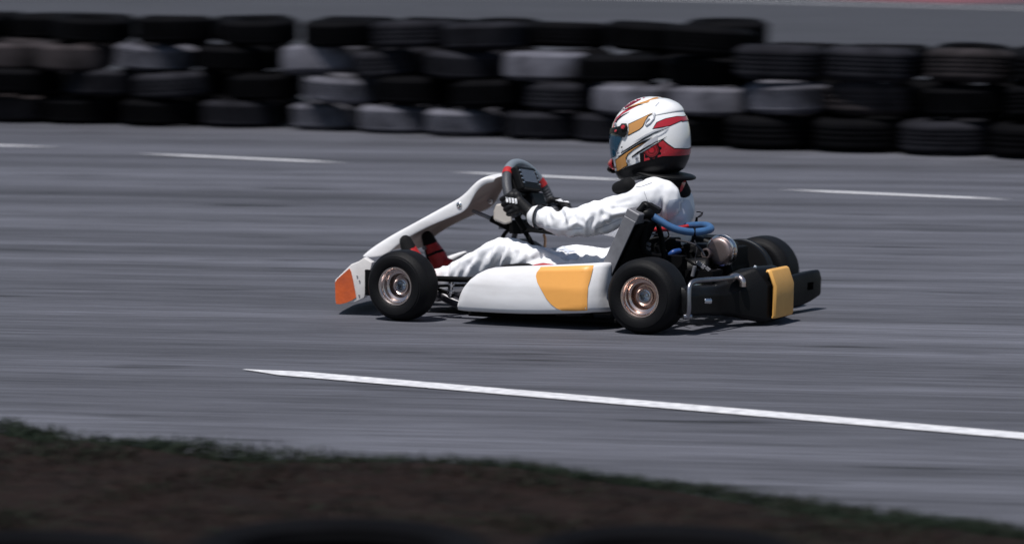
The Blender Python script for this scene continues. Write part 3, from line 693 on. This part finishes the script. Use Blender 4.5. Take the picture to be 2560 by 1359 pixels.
# rear bumper: hollow black moulding following the rear wheels with a protruding centre
st_ = [(-.56, .150, .165, .080), (-.55, .168, .178, .068), (-.48, .175, .178, .064), (-.40, .180, .172, .060), (-.30, .182, .165, .050), (-.25, .188, .163, .046), (-.20, .215, .175, .036), (-.155, .262, .204, .022), (-.12, .300, .218, .012), (-.06, .316, .218, .014), (.0, .318, .218, .016), (.05, .316, .216, .018), (.085, .295, .205, .022),
       (.13, .262, .190, .03), (.18, .225, .170, .028), (.25, .215, .150, .024), (.32, .222, .150, .02), (.42, .232, .152, .022), (.50, .245, .157, .036), (.555, .250, .158, .048), (.565, .249, .157, .052)]
vs = []; fs = []
for y, x, zt, zb in st_:
    d = .075; zm = zb + (zt - zb) * .68
    pro = max(0, (x - .2) / .13) if y < .2 else -.42
    vs += [Vector((x - d - pro * .04, y, zb + .01)), Vector((x - .016, y, zb)), Vector((x, y, zb + .012)), Vector((x + .002, y, zm)), Vector((x - .018 - .03 * pro, y, zt - .006)), Vector((x - .034 - (.03 if y < .2 else .05) * pro, y, zt)), Vector((x - d - pro * .05, y, zt - .006))]
n = 7
for i in range(len(st_) - 1):
    for k in range(n): fs.append((i * n + k, i * n + (k + 1) % n, (i + 1) * n + (k + 1) % n, (i + 1) * n + k))
fs.append(tuple(range(n))); fs.append(tuple((len(st_) - 1) * n + k for k in range(n)))
rb = mesh('rear_bumper', vs, fs, M['black'], kart)
for y_, z_ in ((.47, .100),):                    # window through the far end
    cm = MB().box((.22, y_, z_), (.40, .045, .030)); cut = bpy.data.meshes.new('c'); cut.from_pydata([tuple(v) for v in cm.v], [], cm.f)
    co = bpy.data.objects.new('cutter', cut); col.objects.link(co); bevel(rb, .009, 3, 26)
    rb.location = (0, 0, 0); bo = rb.modifiers.new('b', 'BOOLEAN'); bo.object = co; bo.operation = 'DIFFERENCE'; bo.solver = 'EXACT'
    sv = rb.parent; rb.parent = None; bpy.context.view_layer.update()
    res = bpy.data.meshes.new_from_object(rb.evaluated_get(bpy.context.evaluated_depsgraph_get())); rb.modifiers.clear(); rb.data = res; bpy.data.objects.remove(co)
    rb.parent = sv; rb.location = -kart.location
    res.polygons.foreach_set('use_smooth', [True] * len(res.polygons)); res.set_sharp_from_angle(angle=R(40))
pv = []; pf = []; pst = [(-.108, .0), (-.100, .007), (-.06, .007), (.0, .007), (.05, .007), (.070, .007), (.078, .0)]
def stat(y):
    for i in range(len(st_) - 1):
        if y <= st_[i + 1][0]:
            a, b = st_[i], st_[i + 1]; t = (y - a[0]) / (b[0] - a[0]); return [a[k] * (1 - t) + b[k] * t for k in (1, 2, 3)]
for y, of in pst:
    x, zt, zb = stat(y); x = max(x, .316); zm = .150; zt = .206; zb = .018; x = .318; pro = 1
    pv += [Vector((x + of - .004, y, zb + .012)), Vector((x + of, y, zb + .022)), Vector((x + of + .002, y, zm)), Vector((x - .018 + of, y, zt + of - .008)), Vector((x - .021 + of * .5, y, zt + of - .004)), Vector((x - .028, y, zt + of - .006))]
for i in range(len(pst) - 1):
    for k in range(5): pf.append((i * 6 + k, i * 6 + k + 1, i * 6 + k + 7, i * 6 + k + 6))
pn = mesh('number_panel', pv, pf, M['yellow'], rb); solid(pn, .010, 0); bevel(pn, .004, 3, 35)
MB().box((.165, -.50, .12), (.01, .06, .04)).tube([P(1760, 752, -.52), P(1778, 752, -.50)], .010, 10).build('bumper_clip', M['steel'], rb, bev=.002)
# bumper hoop
MB().tube([P(1719, 790, -.56), P(1722, 770, -.57), P(1722, 735, -.57), P(1724, 714, -.56), P(1735, 703, -.53), P(1765, 699, -.45), P(1800, 697, -.35), P(1832, 694, -.25)], .0090, 14).tube([P(1708, 791, -.57), P(1729, 791, -.55)], .0095, 12).build('bumper_bar', mat('dull steel bar', (.34, .34, .37), .34, metal=1, var=.4), kart)

# ------------------------------------------------------------------ the driver
pers = bpy.data.objects.new('person', None); col.objects.link(pers); pers.location = (-.3, 0, .08)
tag(pers, 'driver in white racing suit and white helmet gripping the kart steering wheel', 'person')
pts = dict(Sn=P(1605, 486, -.155), En=P(1465, 562, -.235), Wn=P(1343, 541, -.185))
Sf = Vector((-.235, .135, .455)); 
hn_a = 184; hf_a = -8                           # grip angles on the rim
gn = rimp(hn_a); gf = rimp(hf_a)
Wf = gf + ax * .06 + Vector((.03, .015, -.040)); Ef = Vector((-.42, .20, .315))
Hn = Vector((-.315, -.095, .165)); Kn = P(1262, 634, -.14); An = P(1116, 696, -.13)
Hf = Vector((-.315, .095, .165)); Kf = P(1380, 657, .12); Af = Vector((-1.06, .10, .135))
B = Blob()
B.chain([(-.31, 0, .165), (-.27, 0, .25), (-.235, 0, .33), (-.205, 0, .40), (-.20, 0, .455), (-.205, 0, .50)],
        [(.12, .165, .095), (.108, .155, .09), (.112, .152, .09), (.108, .150, .085), (.092, .135, .065), (.07, .085, .05)])
B.chain([(-.205, 0, .50), (-.215, 0, .56)], [.062, .055]); B.ell((-.235, 0, .66), (.095, .075, .11)); B.ell((-.30, 0, .62), (.04, .045, .045))
B.chain([P(1618, 494, -.15), P(1558, 522, -.185), P(1496, 542, -.22), P(1452, 554, -.235), P(1403, 557, -.215), P(1366, 545, -.19), pts['Wn']], [.070, .055, .067, .062, .053, .045, .036])
B.ell(P(1650, 500, -.10), (.085, .075, .085)); B.ell(P(1634, 480, -.12), (.066, .06, .060)); B.ell((-.15, .03, .42), (.075, .13, .10)); B.ell((-.155, .02, .33), (.075, .13, .09))
B.chain([Sf + Vector((.02, 0, 0)), Sf.lerp(Ef, .5), Ef + Vector((.02, 0, .012)), Ef + Vector((-.01, 0, .006)), Ef.lerp(Wf, .5), Wf], [.066, .058, .050, .050, .044, .032])
for h_, m_, k_, a_ in ((P(1488, 692, -.11), P(1395, 676, -.13), Kn, An), (P(1520, 672, .10), P(1442, 655, .11), Kf, Af)):
    B.chain([h_, m_, k_ + Vector((.03, 0, .0)), k_ + Vector((-.02, 0, 0)), k_.lerp(a_, .45), a_, a_ + Vector((-.045, 0, -.005))], [.084, .070, .064, .062, .058, .048, .044])
B.chain([P(1165, 700, -.13), P(1112, 716, -.13)], [.042, .040])
body = B.skin(.006, 8)
# cloth folds: rings squeezed up at elbows, hips and knees plus long drapes along the limbs
V = np.zeros(len(body.vertices) * 3); body.vertices.foreach_get('co', V); V = V.reshape(-1, 3)
NN = np.zeros(len(body.vertices) * 3); body.vertices.foreach_get('normal', NN); NN = NN.reshape(-1, 3)
def foldset(V):
    D = np.zeros(len(V))
    joints = [(pts['En'], pts['Sn'] - pts['Wn'], .15, .0105, 62, .5), (Ef, Sf - Wf, .14, .009, 62, .5), (Kn, Kn - An, .19, .0062, 52, .8), (Kf, Kf - Af, .18, .008, 52, .8),
              (Hn + Vector((-.10, 0, 0)), Hn - Kn, .19, .0095, 48, .6), (Hf + Vector((-.08, 0, 0)), Hf - Kf, .18, .009, 48, .6), (pts['Sn'] + Vector((-.07, 0, 0)), pts['Sn'] - pts['En'], .13, .0095, 52, .9), (An, An - Kn, .13, .0075, 60, .4), (Af, Af - Kf, .12, .009, 68, .4), (Vector((-.25, 0, .24)), Vector((0.2, 0, 1)), .17, .007, 50, .5),
              (pts['Wn'].lerp(pts['En'], .3), pts['Wn'] - pts['En'], .10, .007, 80, .5)]
    creases = [([(1484, 540), (1477, 560), (1474, 580)], 6, .013), ([(1456, 518), (1449, 545), (1461, 566)], 7, .006), ([(1422, 514), (1430, 540), (1419, 568)], 7, .0065), ([(1390, 520), (1403, 545), (1397, 570)], 7, .006), ([(1500, 497), (1540, 508), (1585, 500)], 7, .006),
               ([(1506, 530), (1532, 545), (1562, 538)], 7, .006), ([(1368, 518), (1376, 552)], 6, .004), ([(1520, 565), (1508, 540), (1514, 512)], 7, .006), ([(1231, 618), (1222, 652)], 7, .005), ([(1254, 622), (1240, 668)], 8, .007), ([(1306, 618), (1290, 658)], 8, .008),
               ([(1318, 654), (1345, 640), (1392, 634)], 7, .007), ([(1352, 658), (1400, 648), (1440, 640)], 6, .006), ([(1204, 636), (1193, 670)], 7, .005), ([(1146, 662), (1133, 694)], 6, .006), ([(1121, 660), (1114, 694)], 6, .006), ([(1416, 625), (1421, 662)], 7, .006),
               ([(1448, 612), (1457, 656)], 7, .007), ([(1512, 590), (1504, 646)], 7, .007), ([(1532, 590), (1524, 668)], 7, .006), ([(1690, 566), (1722, 545)], 7, .005), ([(1655, 498), (1652, 560)], 5, .004), ([(1172, 648), (1165, 682)], 7, .005), ([(1278, 600), (1284, 630), (1268, 668)], 8, .007),
               ([(1236, 604), (1212, 640), (1196, 682)], 7, .007), ([(1262, 598), (1252, 640), (1232, 676)], 7, .0065), ([(1330, 606), (1322, 640), (1302, 668)], 8, .007), ([(1190, 634), (1168, 660), (1150, 694)], 7, .006), ([(1300, 668), (1350, 646), (1430, 640)], 7, .006),
               ([(1380, 508), (1412, 540), (1410, 585)], 8, .008), ([(1440, 508), (1436, 545), (1450, 590)], 8, .008), ([(1350, 512), (1362, 540), (1358, 568)], 6, .005), ([(1496, 505), (1530, 522), (1580, 516)], 8, .008), ([(1494, 575), (1530, 556), (1575, 540)], 8, .007), ([(1404, 588), (1440, 570), (1468, 575)], 6, .005)]
    def crease(p):
        d = p - CAM; zc = d.dot(FW); x = CX + F * d.dot(RT) / zc; y = CY - F * d.dot(UP) / zc; r = 0
        for pl, w_, amp in creases:
            best = 1e9; bt = 0
            for i in range(len(pl) - 1):
                ax_, ay_ = pl[i]; bx_, by_ = pl[i + 1]; L2 = (bx_ - ax_) ** 2 + (by_ - ay_) ** 2
                t = max(0, min(1, ((x - ax_) * (bx_ - ax_) + (y - ay_) * (by_ - ay_)) / L2)); e = (i + t) / (len(pl) - 1)
                dd = math.hypot(x - ax_ - t * (bx_ - ax_), y - ay_ - t * (by_ - ay_))
                if dd < best: best = dd; bt = e
            w_ *= .85
            if best < 45: r += 1.45 * amp * math.sin(math.pi * min(.97, max(.03, bt))) ** .6 * (-math.exp(-(best / w_) ** 2) + .55 * math.exp(-((best - 2.2 * w_) / w_) ** 2))
        return r
    out = np.zeros(len(V))
    for i in range(len(V)):
        p = Vector(V[i]); d = 0
        w1 = noise.noise(p * 7.0); w2 = noise.noise(p * 13 + Vector((9, 3, 1)))
        for j, axd, rad_, amp, fr_, tw in joints:
            q = p - j; L_ = q.length
            if L_ < rad_:
                a_ = axd.normalized(); ph = q.dot(a_) * fr_ + 4.2 * w1 + 1.2 * w2 + tw * fr_ * .5 * (q.y + .6 * q.z)
                f = (1 - (L_ / rad_) ** 2); s_ = math.sin(ph); s_ = 1 - 2 * abs(s_) ** .8
                msk = max(0, .75 + .9 * noise.noise(p * 5 + j * 3)); d += .13 * amp * f * s_ * msk
        if p.y < .0: d += crease(p)
        d += .0035 * noise.noise(p * 7) + .0012 * w2
        out[i] = d
    return out
fold = foldset(V)
V2 = V + NN * fold[:, None]
body.vertices.foreach_set('co', V2.ravel()); body.update()
body.name = 'body'; bo_ = link('body', body, M['suit'], pers)
sm = bo_.modifiers.new('s', 'SMOOTH'); sm.factor = .4; sm.iterations = 2
body_bvh = bvh_of(body)
# coloured patches laid on the suit surface
def panel(poly, m_, name='suit_patch', off=.002, step=6, label=None, bv=body_bvh, par=bo_):
    v, f = wrap(poly, bv, off, step); o = mesh(name, v, f, m_, par)
    if label: o['label'] = label
    return o
panel([(1672, 500), (1700, 497), (1722, 500), (1731, 520), (1737, 545), (1728, 558), (1700, 566), (1676, 562), (1668, 545), (1666, 520)], M['suitgrey'], label='pale blue grey back patch')
panel([(1345, 604), (1380, 606), (1405, 612), (1420, 622), (1440, 628), (1455, 640), (1440, 650), (1410, 648), (1375, 632), (1350, 620)], M['suitgrey'], label='pale blue grey thigh patch')
def seam(pxs, bv=body_bvh, off=.0012, r=.0009):
    out = []
    for i in range(len(pxs) - 1):
        for k in range(10):
            t = k / 10; q = (pxs[i][0] * (1 - t) + pxs[i + 1][0] * t, pxs[i][1] * (1 - t) + pxs[i + 1][1] * t)
            d = ray(*q).normalized(); loc, n_, _, _ = bv.ray_cast(CAM, d)
            if loc: out.append(loc + (n_ if n_.dot(d) < 0 else -n_) * off)
    return out
M['thread'] = mat('grey seam thread', (.30, .31, .36), .8)
for sline in ([(1590, 468), (1605, 466), (1632, 456)], [(1610, 478), (1618, 500), (1622, 530)], [(1655, 495), (1652, 545)], [(1352, 566), (1400, 574), (1450, 572), (1468, 568)], [(1480, 575), (1520, 562), (1556, 545)], [(1490, 640), (1494, 620), (1500, 604)]):
    sp = seam(sline)
    if len(sp) > 3: MB().tube(sp, .0009, 5, sub=1).build('seam', M['thread'], bo_)
# gloves: palm, four unequal curled fingers and a thumb closed on the rim
def glove(ang, wrist, flip):
    t = (-lat * math.sin(R(ang)) + upv * math.cos(R(ang))).normalized()      # along the rim
    if t.z < 0: t = -t
    g = rimp(ang); o = (g - SW).normalized(); a = ax
    b = Blob()
    pc = g + o * .022 + a * .026
    if True:
        b.chain([pc + t * .026, pc - t * .026], [(.021, .021, .021)] * 2); b.chain([pc + t * .02 + a * .018, pc - t * .022 + a * .018], [.019, .018])
        b.chain([pc - t * .004 + a * .02, pc * .4 + wrist * .6, wrist], [.022, .026, .028])
        for k, (ln, r_) in enumerate(((.95, .0098), (1.05, .0102), (1.0, .0098), (.82, .0088))):
            tt = t * (.031 - k * .0205)
            b.chain([pc + tt + o * .008, g + tt + o * .031 + a * .000, g + tt * 1.02 + o * .024 - a * .020 * ln, g + tt + o * .002 - a * .028 * ln, g + tt - o * .018 * ln - a * .018 * ln], [r_ * 1.25, r_ * 1.12, r_ * 1.08, r_, r_ * .88])
        b.chain([pc + t * .018 + a * .012 - o * .01, g + t * .042 + a * .030 - o * .004, g + t * .050 + a * .014 - o * .026, g + t * .046 - a * .006 - o * .027], [.015, .0125, .011, .0095])
    me = b.skin(.0026, 4); me.name = 'glove'
    go = link('glove', me, M['glove'], pers); return go, t, g, o, a, me
gl, t_, g_, o_, a_, gme = glove(hn_a, pts['Wn'], 1)
gbv = bvh_of(gme)
pads = [(1271 + k * 7.2, 487 + k * .9) for k in range(4)]
pads = [(1264 + k * 7.5, 492 + k * 1.2) for k in range(4)]
for x, y in pads: panel([(x, y), (x + 5.4, y + .8), (x + 7.4, y + 13), (x + 2.4, y + 14)], M['gwhite'], 'knuckle_pad', .0014, 3, bv=gbv, par=gl)
gf_o, *_r = glove(hf_a, Wf, -1)
fbv = bvh_of(_r[-1])
panel([(1388, 500), (1400, 497), (1416, 500), (1424, 507), (1412, 505), (1396, 503)], M['gwhite'], 'glove_print', .001, 3, bv=fbv, par=gf_o)
def cuff(w_, e_, nm, r0, r1, a0, a1, m_, par):
    if par is gf_o: r0 *= .85; r1 *= .8
    d = (e_ - w_).normalized(); prof = [(a0, r0), (a0 + .003, r0 + .003), ((a0 + a1) / 2, (r0 + r1) / 2 + .003), (a1 - .003, r1 + .003), (a1, r1)]
    return MB().lathe(prof, c=w_, axis=d, n=40).build(nm, m_, par)
for w_, e_, par in ((pts['Wn'], pts['En'], gl), (Wf, Ef, gf_o)):
    cuff(w_, e_, 'cuff', .033, .044, -.026, .012, M['gwhite'], par); cuff(w_, e_, 'cuff_edge', .0445, .051, .010, .022, M['glove'], par)
    cuff(w_, e_, 'cuff_strap', .029, .035, -.034, -.022, M['glove'], par)

# boots
def boot(heel, toe, side):
    d = (toe - heel).normalized(); b = Blob(); n_ = Vector((d.z, 0, -d.x)); n_ = n_ if n_.x < 0 else -n_     # n_ points to the sole (forward)
    up_ = -n_
    b.chain([heel + up_ * .02, heel.lerp(toe, .35) + up_ * .015, heel.lerp(toe, .7) + up_ * .002, toe], [(.036, .033, .036), (.036, .035, .036), (.032, .036, .032), (.024, .030, .026)])
    b.chain([heel + up_ * .03, heel + up_ * .048 + Vector((0, 0, -.01))], [(.036, .033, .036), (.036, .035, .035)])
    b.chain([heel + n_ * .016, heel.lerp(toe, .5) + n_ * .015, toe + n_ * .004], [(.018, .032, .02), (.014, .035, .018), (.012, .032, .016)])
    me = b.skin(.004, 4); me.name = 'boot'; me.materials.append(M['redcloth']); me.materials.append(M['blackcloth'])
    L_ = (toe - heel).length
    for p in me.polygons:
        c = p.center; q = (c - heel).dot(d) / L_; s_ = (c - heel).dot(n_)
        p.material_index = 1 if (q > .78 + .04 * math.sin(c.y * 60) or s_ > (.010 if side > 0 else -.022) or (.42 < q < .50 and side > 0)) else 0
    return link('boot', me, None, pers)
boot(P(1044, 690, -.21), P(1014, 603, -.21), -1)
boot(P(1098, 672, .10), P(1068, 592, .10), 1)

# neck support: flat black collar tilted with the shoulders, back lobe below it
nc = P(1652, 436, 0)
prof_n = 56; vs = []; fs = []; RotN = Matrix.Rotation(R(5), 3, 'Y')
for k in range(prof_n):
    a = 2 * math.pi * k / prof_n; ca, sa = math.cos(a), math.sin(a)
    for rad_, zz in ((.050, -.004), (.052, .008), (.075, .011), (.108, .010), (.120, .006), (.123, -.001), (.118, -.008), (.085, -.012), (.055, -.010)):
        p = Vector((ca * rad_ * (1.14 if ca > 0 else 1.0), sa * rad_, zz + .010 * max(0, -ca))); vs.append(nc + RotN @ p)
n = 9
for k in range(prof_n):
    for i in range(n): fs.append((k * n + i, k * n + (i + 1) % n, ((k + 1) % prof_n) * n + (i + 1) % n, ((k + 1) % prof_n) * n + i))
nk = mesh('neck_support', vs, fs, M['black'], pers)
sb = nk.modifiers.new('s', 'SUBSURF'); sb.levels = 1; sb.render_levels = 1
b = Blob(); b.chain([P(1570, 464, -.18), P(1548, 470, -.16)], [(.032, .035, .033), (.028, .04, .026)]); me = b.skin(.005, 5); link('chest_pad', me, M['blackcloth'], nk)
b = Blob(); b.chain([nc + Vector((.050, -.02, -.025)), nc + Vector((.085, .01, -.065))], [(.055, .085, .04), (.030, .060, .03)]); b.ell(nc + Vector((.0, -.0, -.02)), (.075, .07, .03))
me = b.skin(.005, 4); me.name = 'collar_back'; lb = link('collar_back', me, M['blackcloth'], nk)
lbv = bvh_of(me)
panel([(1699, 470), (1703, 458), (1711, 450), (1714, 452), (1710, 464), (1704, 476), (1699, 481)], M['hred'], 'red_tab', .003, 4, bv=lbv, par=nk)
MB().tube([P(1738, 556, .06), P(1741, 545, .06), P(1752, 540, .06), P(1756, 533, .06), P(1749, 530, .06), P(1741, 530, .06)], .0022, 6).tube([P(1742, 545, .06), P(1758, 530, .06)], .0015, 6).tube([P(1741, 560, .06), P(1742, 543, .06)], .005, 8).build('cable_loop', M['blackmatte'], bo_)

# helmet
hel_c = P(1624.5, 341, 0); pitch = R(12)
tab = [(-.150, .108, .085, .082), (-.140, .146, .108, .102), (-.115, .160, .128, .115), (-.080, .163, .146, .122), (-.040, .162, .156, .126), (.0, .158, .160, .127), (.035, .149, .158, .124), (.070, .133, .148, .115), (.100, .108, .127, .099), (.122, .080, .098, .078), (.138, .050, .064, .051), (.146, .022, .030, .024), (.148, .0, .0, .0)]
tab = [(a * 1.03, b * .985, c * .985, d) for a, b, c, d in tab]
def hrow(z):
    for i in range(len(tab) - 1):
        if z <= tab[i + 1][0]:
            t = (z - tab[i][0]) / (tab[i + 1][0] - tab[i][0]); a0 = tab[max(i - 1, 0)]; a, b_, a3 = tab[i], tab[i + 1], tab[min(i + 2, len(tab) - 1)]
            return [.5 * ((2 * a[k]) + (b_[k] - a0[k]) * t + (2 * a0[k] - 5 * a[k] + 4 * b_[k] - a3[k]) * t * t + (3 * a[k] - a0[k] - 3 * b_[k] + a3[k]) * t ** 3) for k in (1, 2, 3)] if 0 < i < len(tab) - 2 else [a[k] * (1 - t) + b_[k] * t for k in (1, 2, 3)]
    return [0, 0, 0]
RotH = Matrix.Rotation(-pitch, 3, 'Y')
def HP(u, z, off=0.0):                            # u: angle from the front, z: height in helmet frame
    f, bk, wd = hrow(z); cu, su = math.cos(u), math.sin(u); e = 2 / 2.25
    cx = -math.copysign(abs(cu) ** e, cu) * ((f if cu > 0 else bk) + off); sy = -math.copysign(abs(su) ** e, su) * (wd + off)
    return hel_c + RotH @ Vector((cx, sy, z))
def hgrid(name, u0, u1, z0, z1, nu, nz, m_, par, off=0.0, offf=None, close=False, mi=None):
    vs = []; fs = []; mis = []
    for j in range(nz + 1):
        z = z0 + (z1 - z0) * j / nz
        for i in range(nu + (0 if close else 1)):
            u = u0 + (u1 - u0) * i / nu; vs.append(HP(u, z, off + (offf(u, z) if offf else 0)))
    w_ = nu if close else nu + 1
    for j in range(nz):
        for i in range(nu):
            fs.append((j * w_ + i, j * w_ + (i + 1) % w_, (j + 1) * w_ + (i + 1) % w_, (j + 1) * w_ + i)); mis.append(mi(u0 + (u1 - u0) * (i + .5) / nu, z0 + (z1 - z0) * (j + .5) / nz) if mi else 0)
    return mesh(name, vs, fs, m_, par, mi=mis)
def hmi(u, z):
    return 1 if z < -.106 else 0
hel = hgrid('helmet', 0, 2 * math.pi, -.1544, .1522, 144, 128, [M['hwhite'], M['hblack']], pers, close=True, mi=hmi)
hel['label'] = 'white helmet with crimson and gold stripes'
hb = bvh_of(hel.data)
def vgrid(name, z0, z1, k0, k1, m_, off):
    vs = []; fs = []; nu, nz = 60, 16
    for j in range(nz + 1):
        t = j / nz; um = R(k0 + (k1 - k0) * t)
        for i in range(nu + 1): vs.append(HP(-um + 2 * um * i / nu, z0 + (z1 - z0) * t, off))
    for j in range(nz):
        for i in range(nu): fs.append((j * (nu + 1) + i, j * (nu + 1) + i + 1, (j + 1) * (nu + 1) + i + 1, (j + 1) * (nu + 1) + i))
    return mesh(name, vs, fs, m_, hel)
vgrid('visor', -.054, .040, 48, 80, M['visor'], .0035)
vgrid('visor_frame', .038, .058, 80, 78, M['hblack'], .0045)
def HZ(q): return (1480 + q[0] / 4.53, 220 + q[1] / 4.53)
def stripe(poly, m_, off=.0008, step=4, name='stripe', mirror=True, par=None):
    v, f = wrap([HZ(q) for q in poly], hb, off, step)
    if mirror: mesh(name, [Vector((q.x, 2 * hel_c.y - q.y, q.z)) for q in v], f, m_, par or hel)
    return mesh(name, v, f, m_, par or hel)
stripe([(405, 545), (415, 480), (410, 408), (560, 338), (692, 272), (702, 292), (640, 325), (612, 370), (580, 440), (540, 475), (470, 510)], M['hblack'], .0006)
stripe([(412, 532), (423, 480), (418, 415), (560, 346), (682, 284), (632, 320), (604, 368), (572, 436), (536, 468), (468, 503)], M['hgold'], .0020)
stripe([(682, 466), (730, 386), (830, 344), (960, 318), (1088, 320), (1106, 384), (1020, 372), (880, 435), (740, 460)], M['hblack'], .0006)
stripe([(694, 458), (738, 392), (832, 351), (960, 326), (1082, 328), (1096, 376), (1020, 364), (878, 427), (742, 450)], M['hred'], .0016)
stripe([(540, 745), (590, 716), (805, 582), (866, 634), (934, 680), (1108, 684), (1098, 765), (1000, 775), (800, 780), (700, 808), (590, 838), (545, 840)], M['hblack'], .0006)
stripe([(592, 728), (802, 594), (858, 644), (930, 691), (1100, 693), (1086, 757), (1000, 765), (800, 770), (700, 798), (592, 828)], M['hred'], .0016)
stripe([(285, 955), (400, 890), (545, 838), (700, 806), (800, 776), (1000, 770), (1098, 761), (1094, 800), (1000, 830), (800, 850), (600, 880), (430, 925), (300, 1000)], M['hblack'], .0009, name='lower_trim')
gear = []
for k in range(40):
    a = 2 * math.pi * k / 40; r_ = 112 if (k // 2) % 2 else 92; gear.append((678 + r_ * math.cos(a), 703 + r_ * math.sin(a)))
def clip(poly):                                  # keep the part inside the red field
    for (x0, y0), (x1, y1) in (((594, 0), (594, 1)), ((592, 731), (802, 597))):
        out = []
        side = lambda q: (x1 - x0) * (q[1] - y0) - (y1 - y0) * (q[0] - x0) if x0 != x1 else (q[0] - x0)
        for i in range(len(poly)):
            a, b = poly[i - 1], poly[i]; sa, sb_ = side(a), side(b)
            if (sa > 0) != (sb_ > 0): t = sa / (sa - sb_); out.append((a[0] + (b[0] - a[0]) * t, a[1] + (b[1] - a[1]) * t))
            if sb_ > 0: out.append(b)
        poly = out
    return poly
circ = lambda cx, cy, r_, n=24: [(cx + r_ * math.cos(2 * math.pi * k / n), cy + r_ * math.sin(2 * math.pi * k / n)) for k in range(n)]
stripe(clip(gear), M['hblack'], .0018, 4, 'gear_emblem')
for r_, c_, o_ in ((80, 'hred2', .0020), (58, 'hred', .0022), (50, 'hred2', .0024), (28, 'hred', .0026)): stripe(clip(circ(676, 703, r_)), M[c_], o_, 4, 'gear_emblem')
stripe([(262, 812), (400, 716), (520, 645), (640, 595), (560, 650), (480, 698), (415, 752), (393, 792), (408, 882), (282, 955)], M['hblack'], .0006)
stripe([(272, 818), (402, 725), (520, 655), (604, 616), (545, 648), (474, 692), (408, 746), (384, 790), (398, 876), (290, 942)], M['hgold'], .0020)
stripe([(600, 640), (700, 560), (745, 530), (742, 590), (620, 668), (520, 730), (560, 690)], M['hgrey'], .0010)  # light grey patch painting in the grey shading on the shell
stripe([(330, 728), (480, 632), (600, 560), (720, 500), (880, 446), (800, 480), (700, 520), (600, 578), (480, 650), (330, 742)], M['hblack'], .0012)
stripe([(300, 775), (420, 695), (560, 610), (690, 552), (640, 590), (560, 632), (430, 712), (310, 790)], M['hblack'], .0012)
stripe([(465, 612), (600, 530), (700, 482), (850, 438), (880, 442), (700, 500), (560, 572)], M['hgrey'], .0011)
stripe([(740, 545), (800, 510), (872, 452), (836, 500), (790, 530), (745, 552)], M['hgrey'], .0011)
stripe([(455, 788), (520, 745), (640, 668), (720, 622), (800, 588), (850, 548), (790, 580), (640, 650), (520, 720), (450, 775)], M['hblack'], .0012)
stripe([(286, 285), (330, 225), (400, 170), (520, 108), (650, 92), (560, 130), (440, 198), (345, 248), (296, 300)], M['hred'], .0010)
stripe([(300, 262), (360, 220), (450, 165), (560, 128), (440, 200), (345, 252)], M['hred2'], .0014)
stripe([(236, 455), (246, 400), (275, 340), (350, 272), (450, 222), (545, 190), (450, 236), (340, 300), (280, 365), (256, 420), (250, 455)], M['hred'], .0010)
stripe([(255, 405), (290, 350), (350, 305), (440, 262), (350, 318), (296, 365), (268, 412)], M['hblack'], .0014)
stripe([(400, 226), (480, 190), (600, 150), (700, 112), (790, 95), (745, 125), (640, 165), (520, 190), (440, 222)], M['hgold'], .0010)
stripe([(340, 262), (440, 215), (520, 192), (600, 182), (500, 206), (400, 245)], M['hblack'], .0014)
stripe([(720, 286), (800, 258), (880, 240), (960, 232), (1040, 236), (960, 240), (880, 250), (800, 268)], M['hblack'], .0012)
stripe([(230, 925), (272, 885), (270, 910), (232, 950)], M['hblack'], .0010); stripe([(222, 985), (268, 925), (275, 975), (240, 1010)], M['hgrey'], .0009)
for q, r_ in (((415, 825), 24), ((512, 797), 25), ((300, 735), 17), ((273, 410), 15), ((342, 670), 9)):
    stripe(circ(q[0], q[1], r_), M['hgrey'] if r_ > 10 else M['hblack'], .0030, 4, 'screw'); 
    if r_ > 10: stripe(circ(q[0], q[1], r_ * .45), M['steel'], .0042, 4, 'screw')
# visor pivots
for (zx, zy, r_, m_, h_) in ((372, 455, .0150, 'hblack', .010), (372, 448, .0085, 'hred', .016), (292, 490, .0085, 'hblack', .010), (292, 490, .0055, 'hred', .013)):
    d = ray(*HZ((zx, zy))).normalized(); loc, n_, _, _ = hb.ray_cast(CAM, d); n_ = n_ if n_.dot(d) < 0 else -n_
    for sg in (1, -1):
        L0 = Vector((loc.x, loc.y * sg, loc.z)); Nn = Vector((n_.x, n_.y * sg, n_.z))
        MB().lathe([(0, r_), (h_ * .8, r_), (h_, r_ * .8), (h_, 0)], c=L0, axis=Nn, n=24).build('visor_pivot', M[m_], hel)
stripe([(215, 505), (222, 448), (300, 462), (345, 405), (400, 405), (412, 470), (396, 530), (372, 560), (300, 530), (250, 515)], M['hblack'], .0050, 4, 'visor_arm')
# chin vent
hgrid('chin_vent', R(-34), R(34), -.098, -.058, 24, 8, M['hred'], hel, .002, lambda u, z: .024 * max(0, math.cos(u * 2.2)) * (1 - abs((z + .078) / .02) ** 2 * .7))
hgrid('chin_intake', R(-16), R(16), -.112, -.076, 14, 8, M['hblack'], hel, .004, lambda u, z: .034 * max(0, math.cos(u * 4)) * (1 - abs((z + .094) / .02) ** 2 * .7))
# raised rear spoiler and its channel
def sp_off(u, z):
    f = math.sin(max(0, min(1, (z - .070) / .064)) * math.pi) ** .6; return .0006 + .008 * f * max(0, min(1, (abs(math.cos(u)) - .47) * 2.0))
so = hgrid('spoiler', R(118), R(242), .070, .134, 48, 22, M['hwhite'], hel, .0, sp_off); solid(so, .0006, 1)
mm = MB()
sp = seam([HZ(q) for q in ((652, 345), (618, 375), (606, 405), (620, 425), (660, 400), (700, 352), (712, 300), (704, 262), (722, 210), (765, 166))], hb, .002)
mm.tube(sp, .0032, 8, sub=1)
mm.build('spoiler_strut', M['hgrey'], hel)
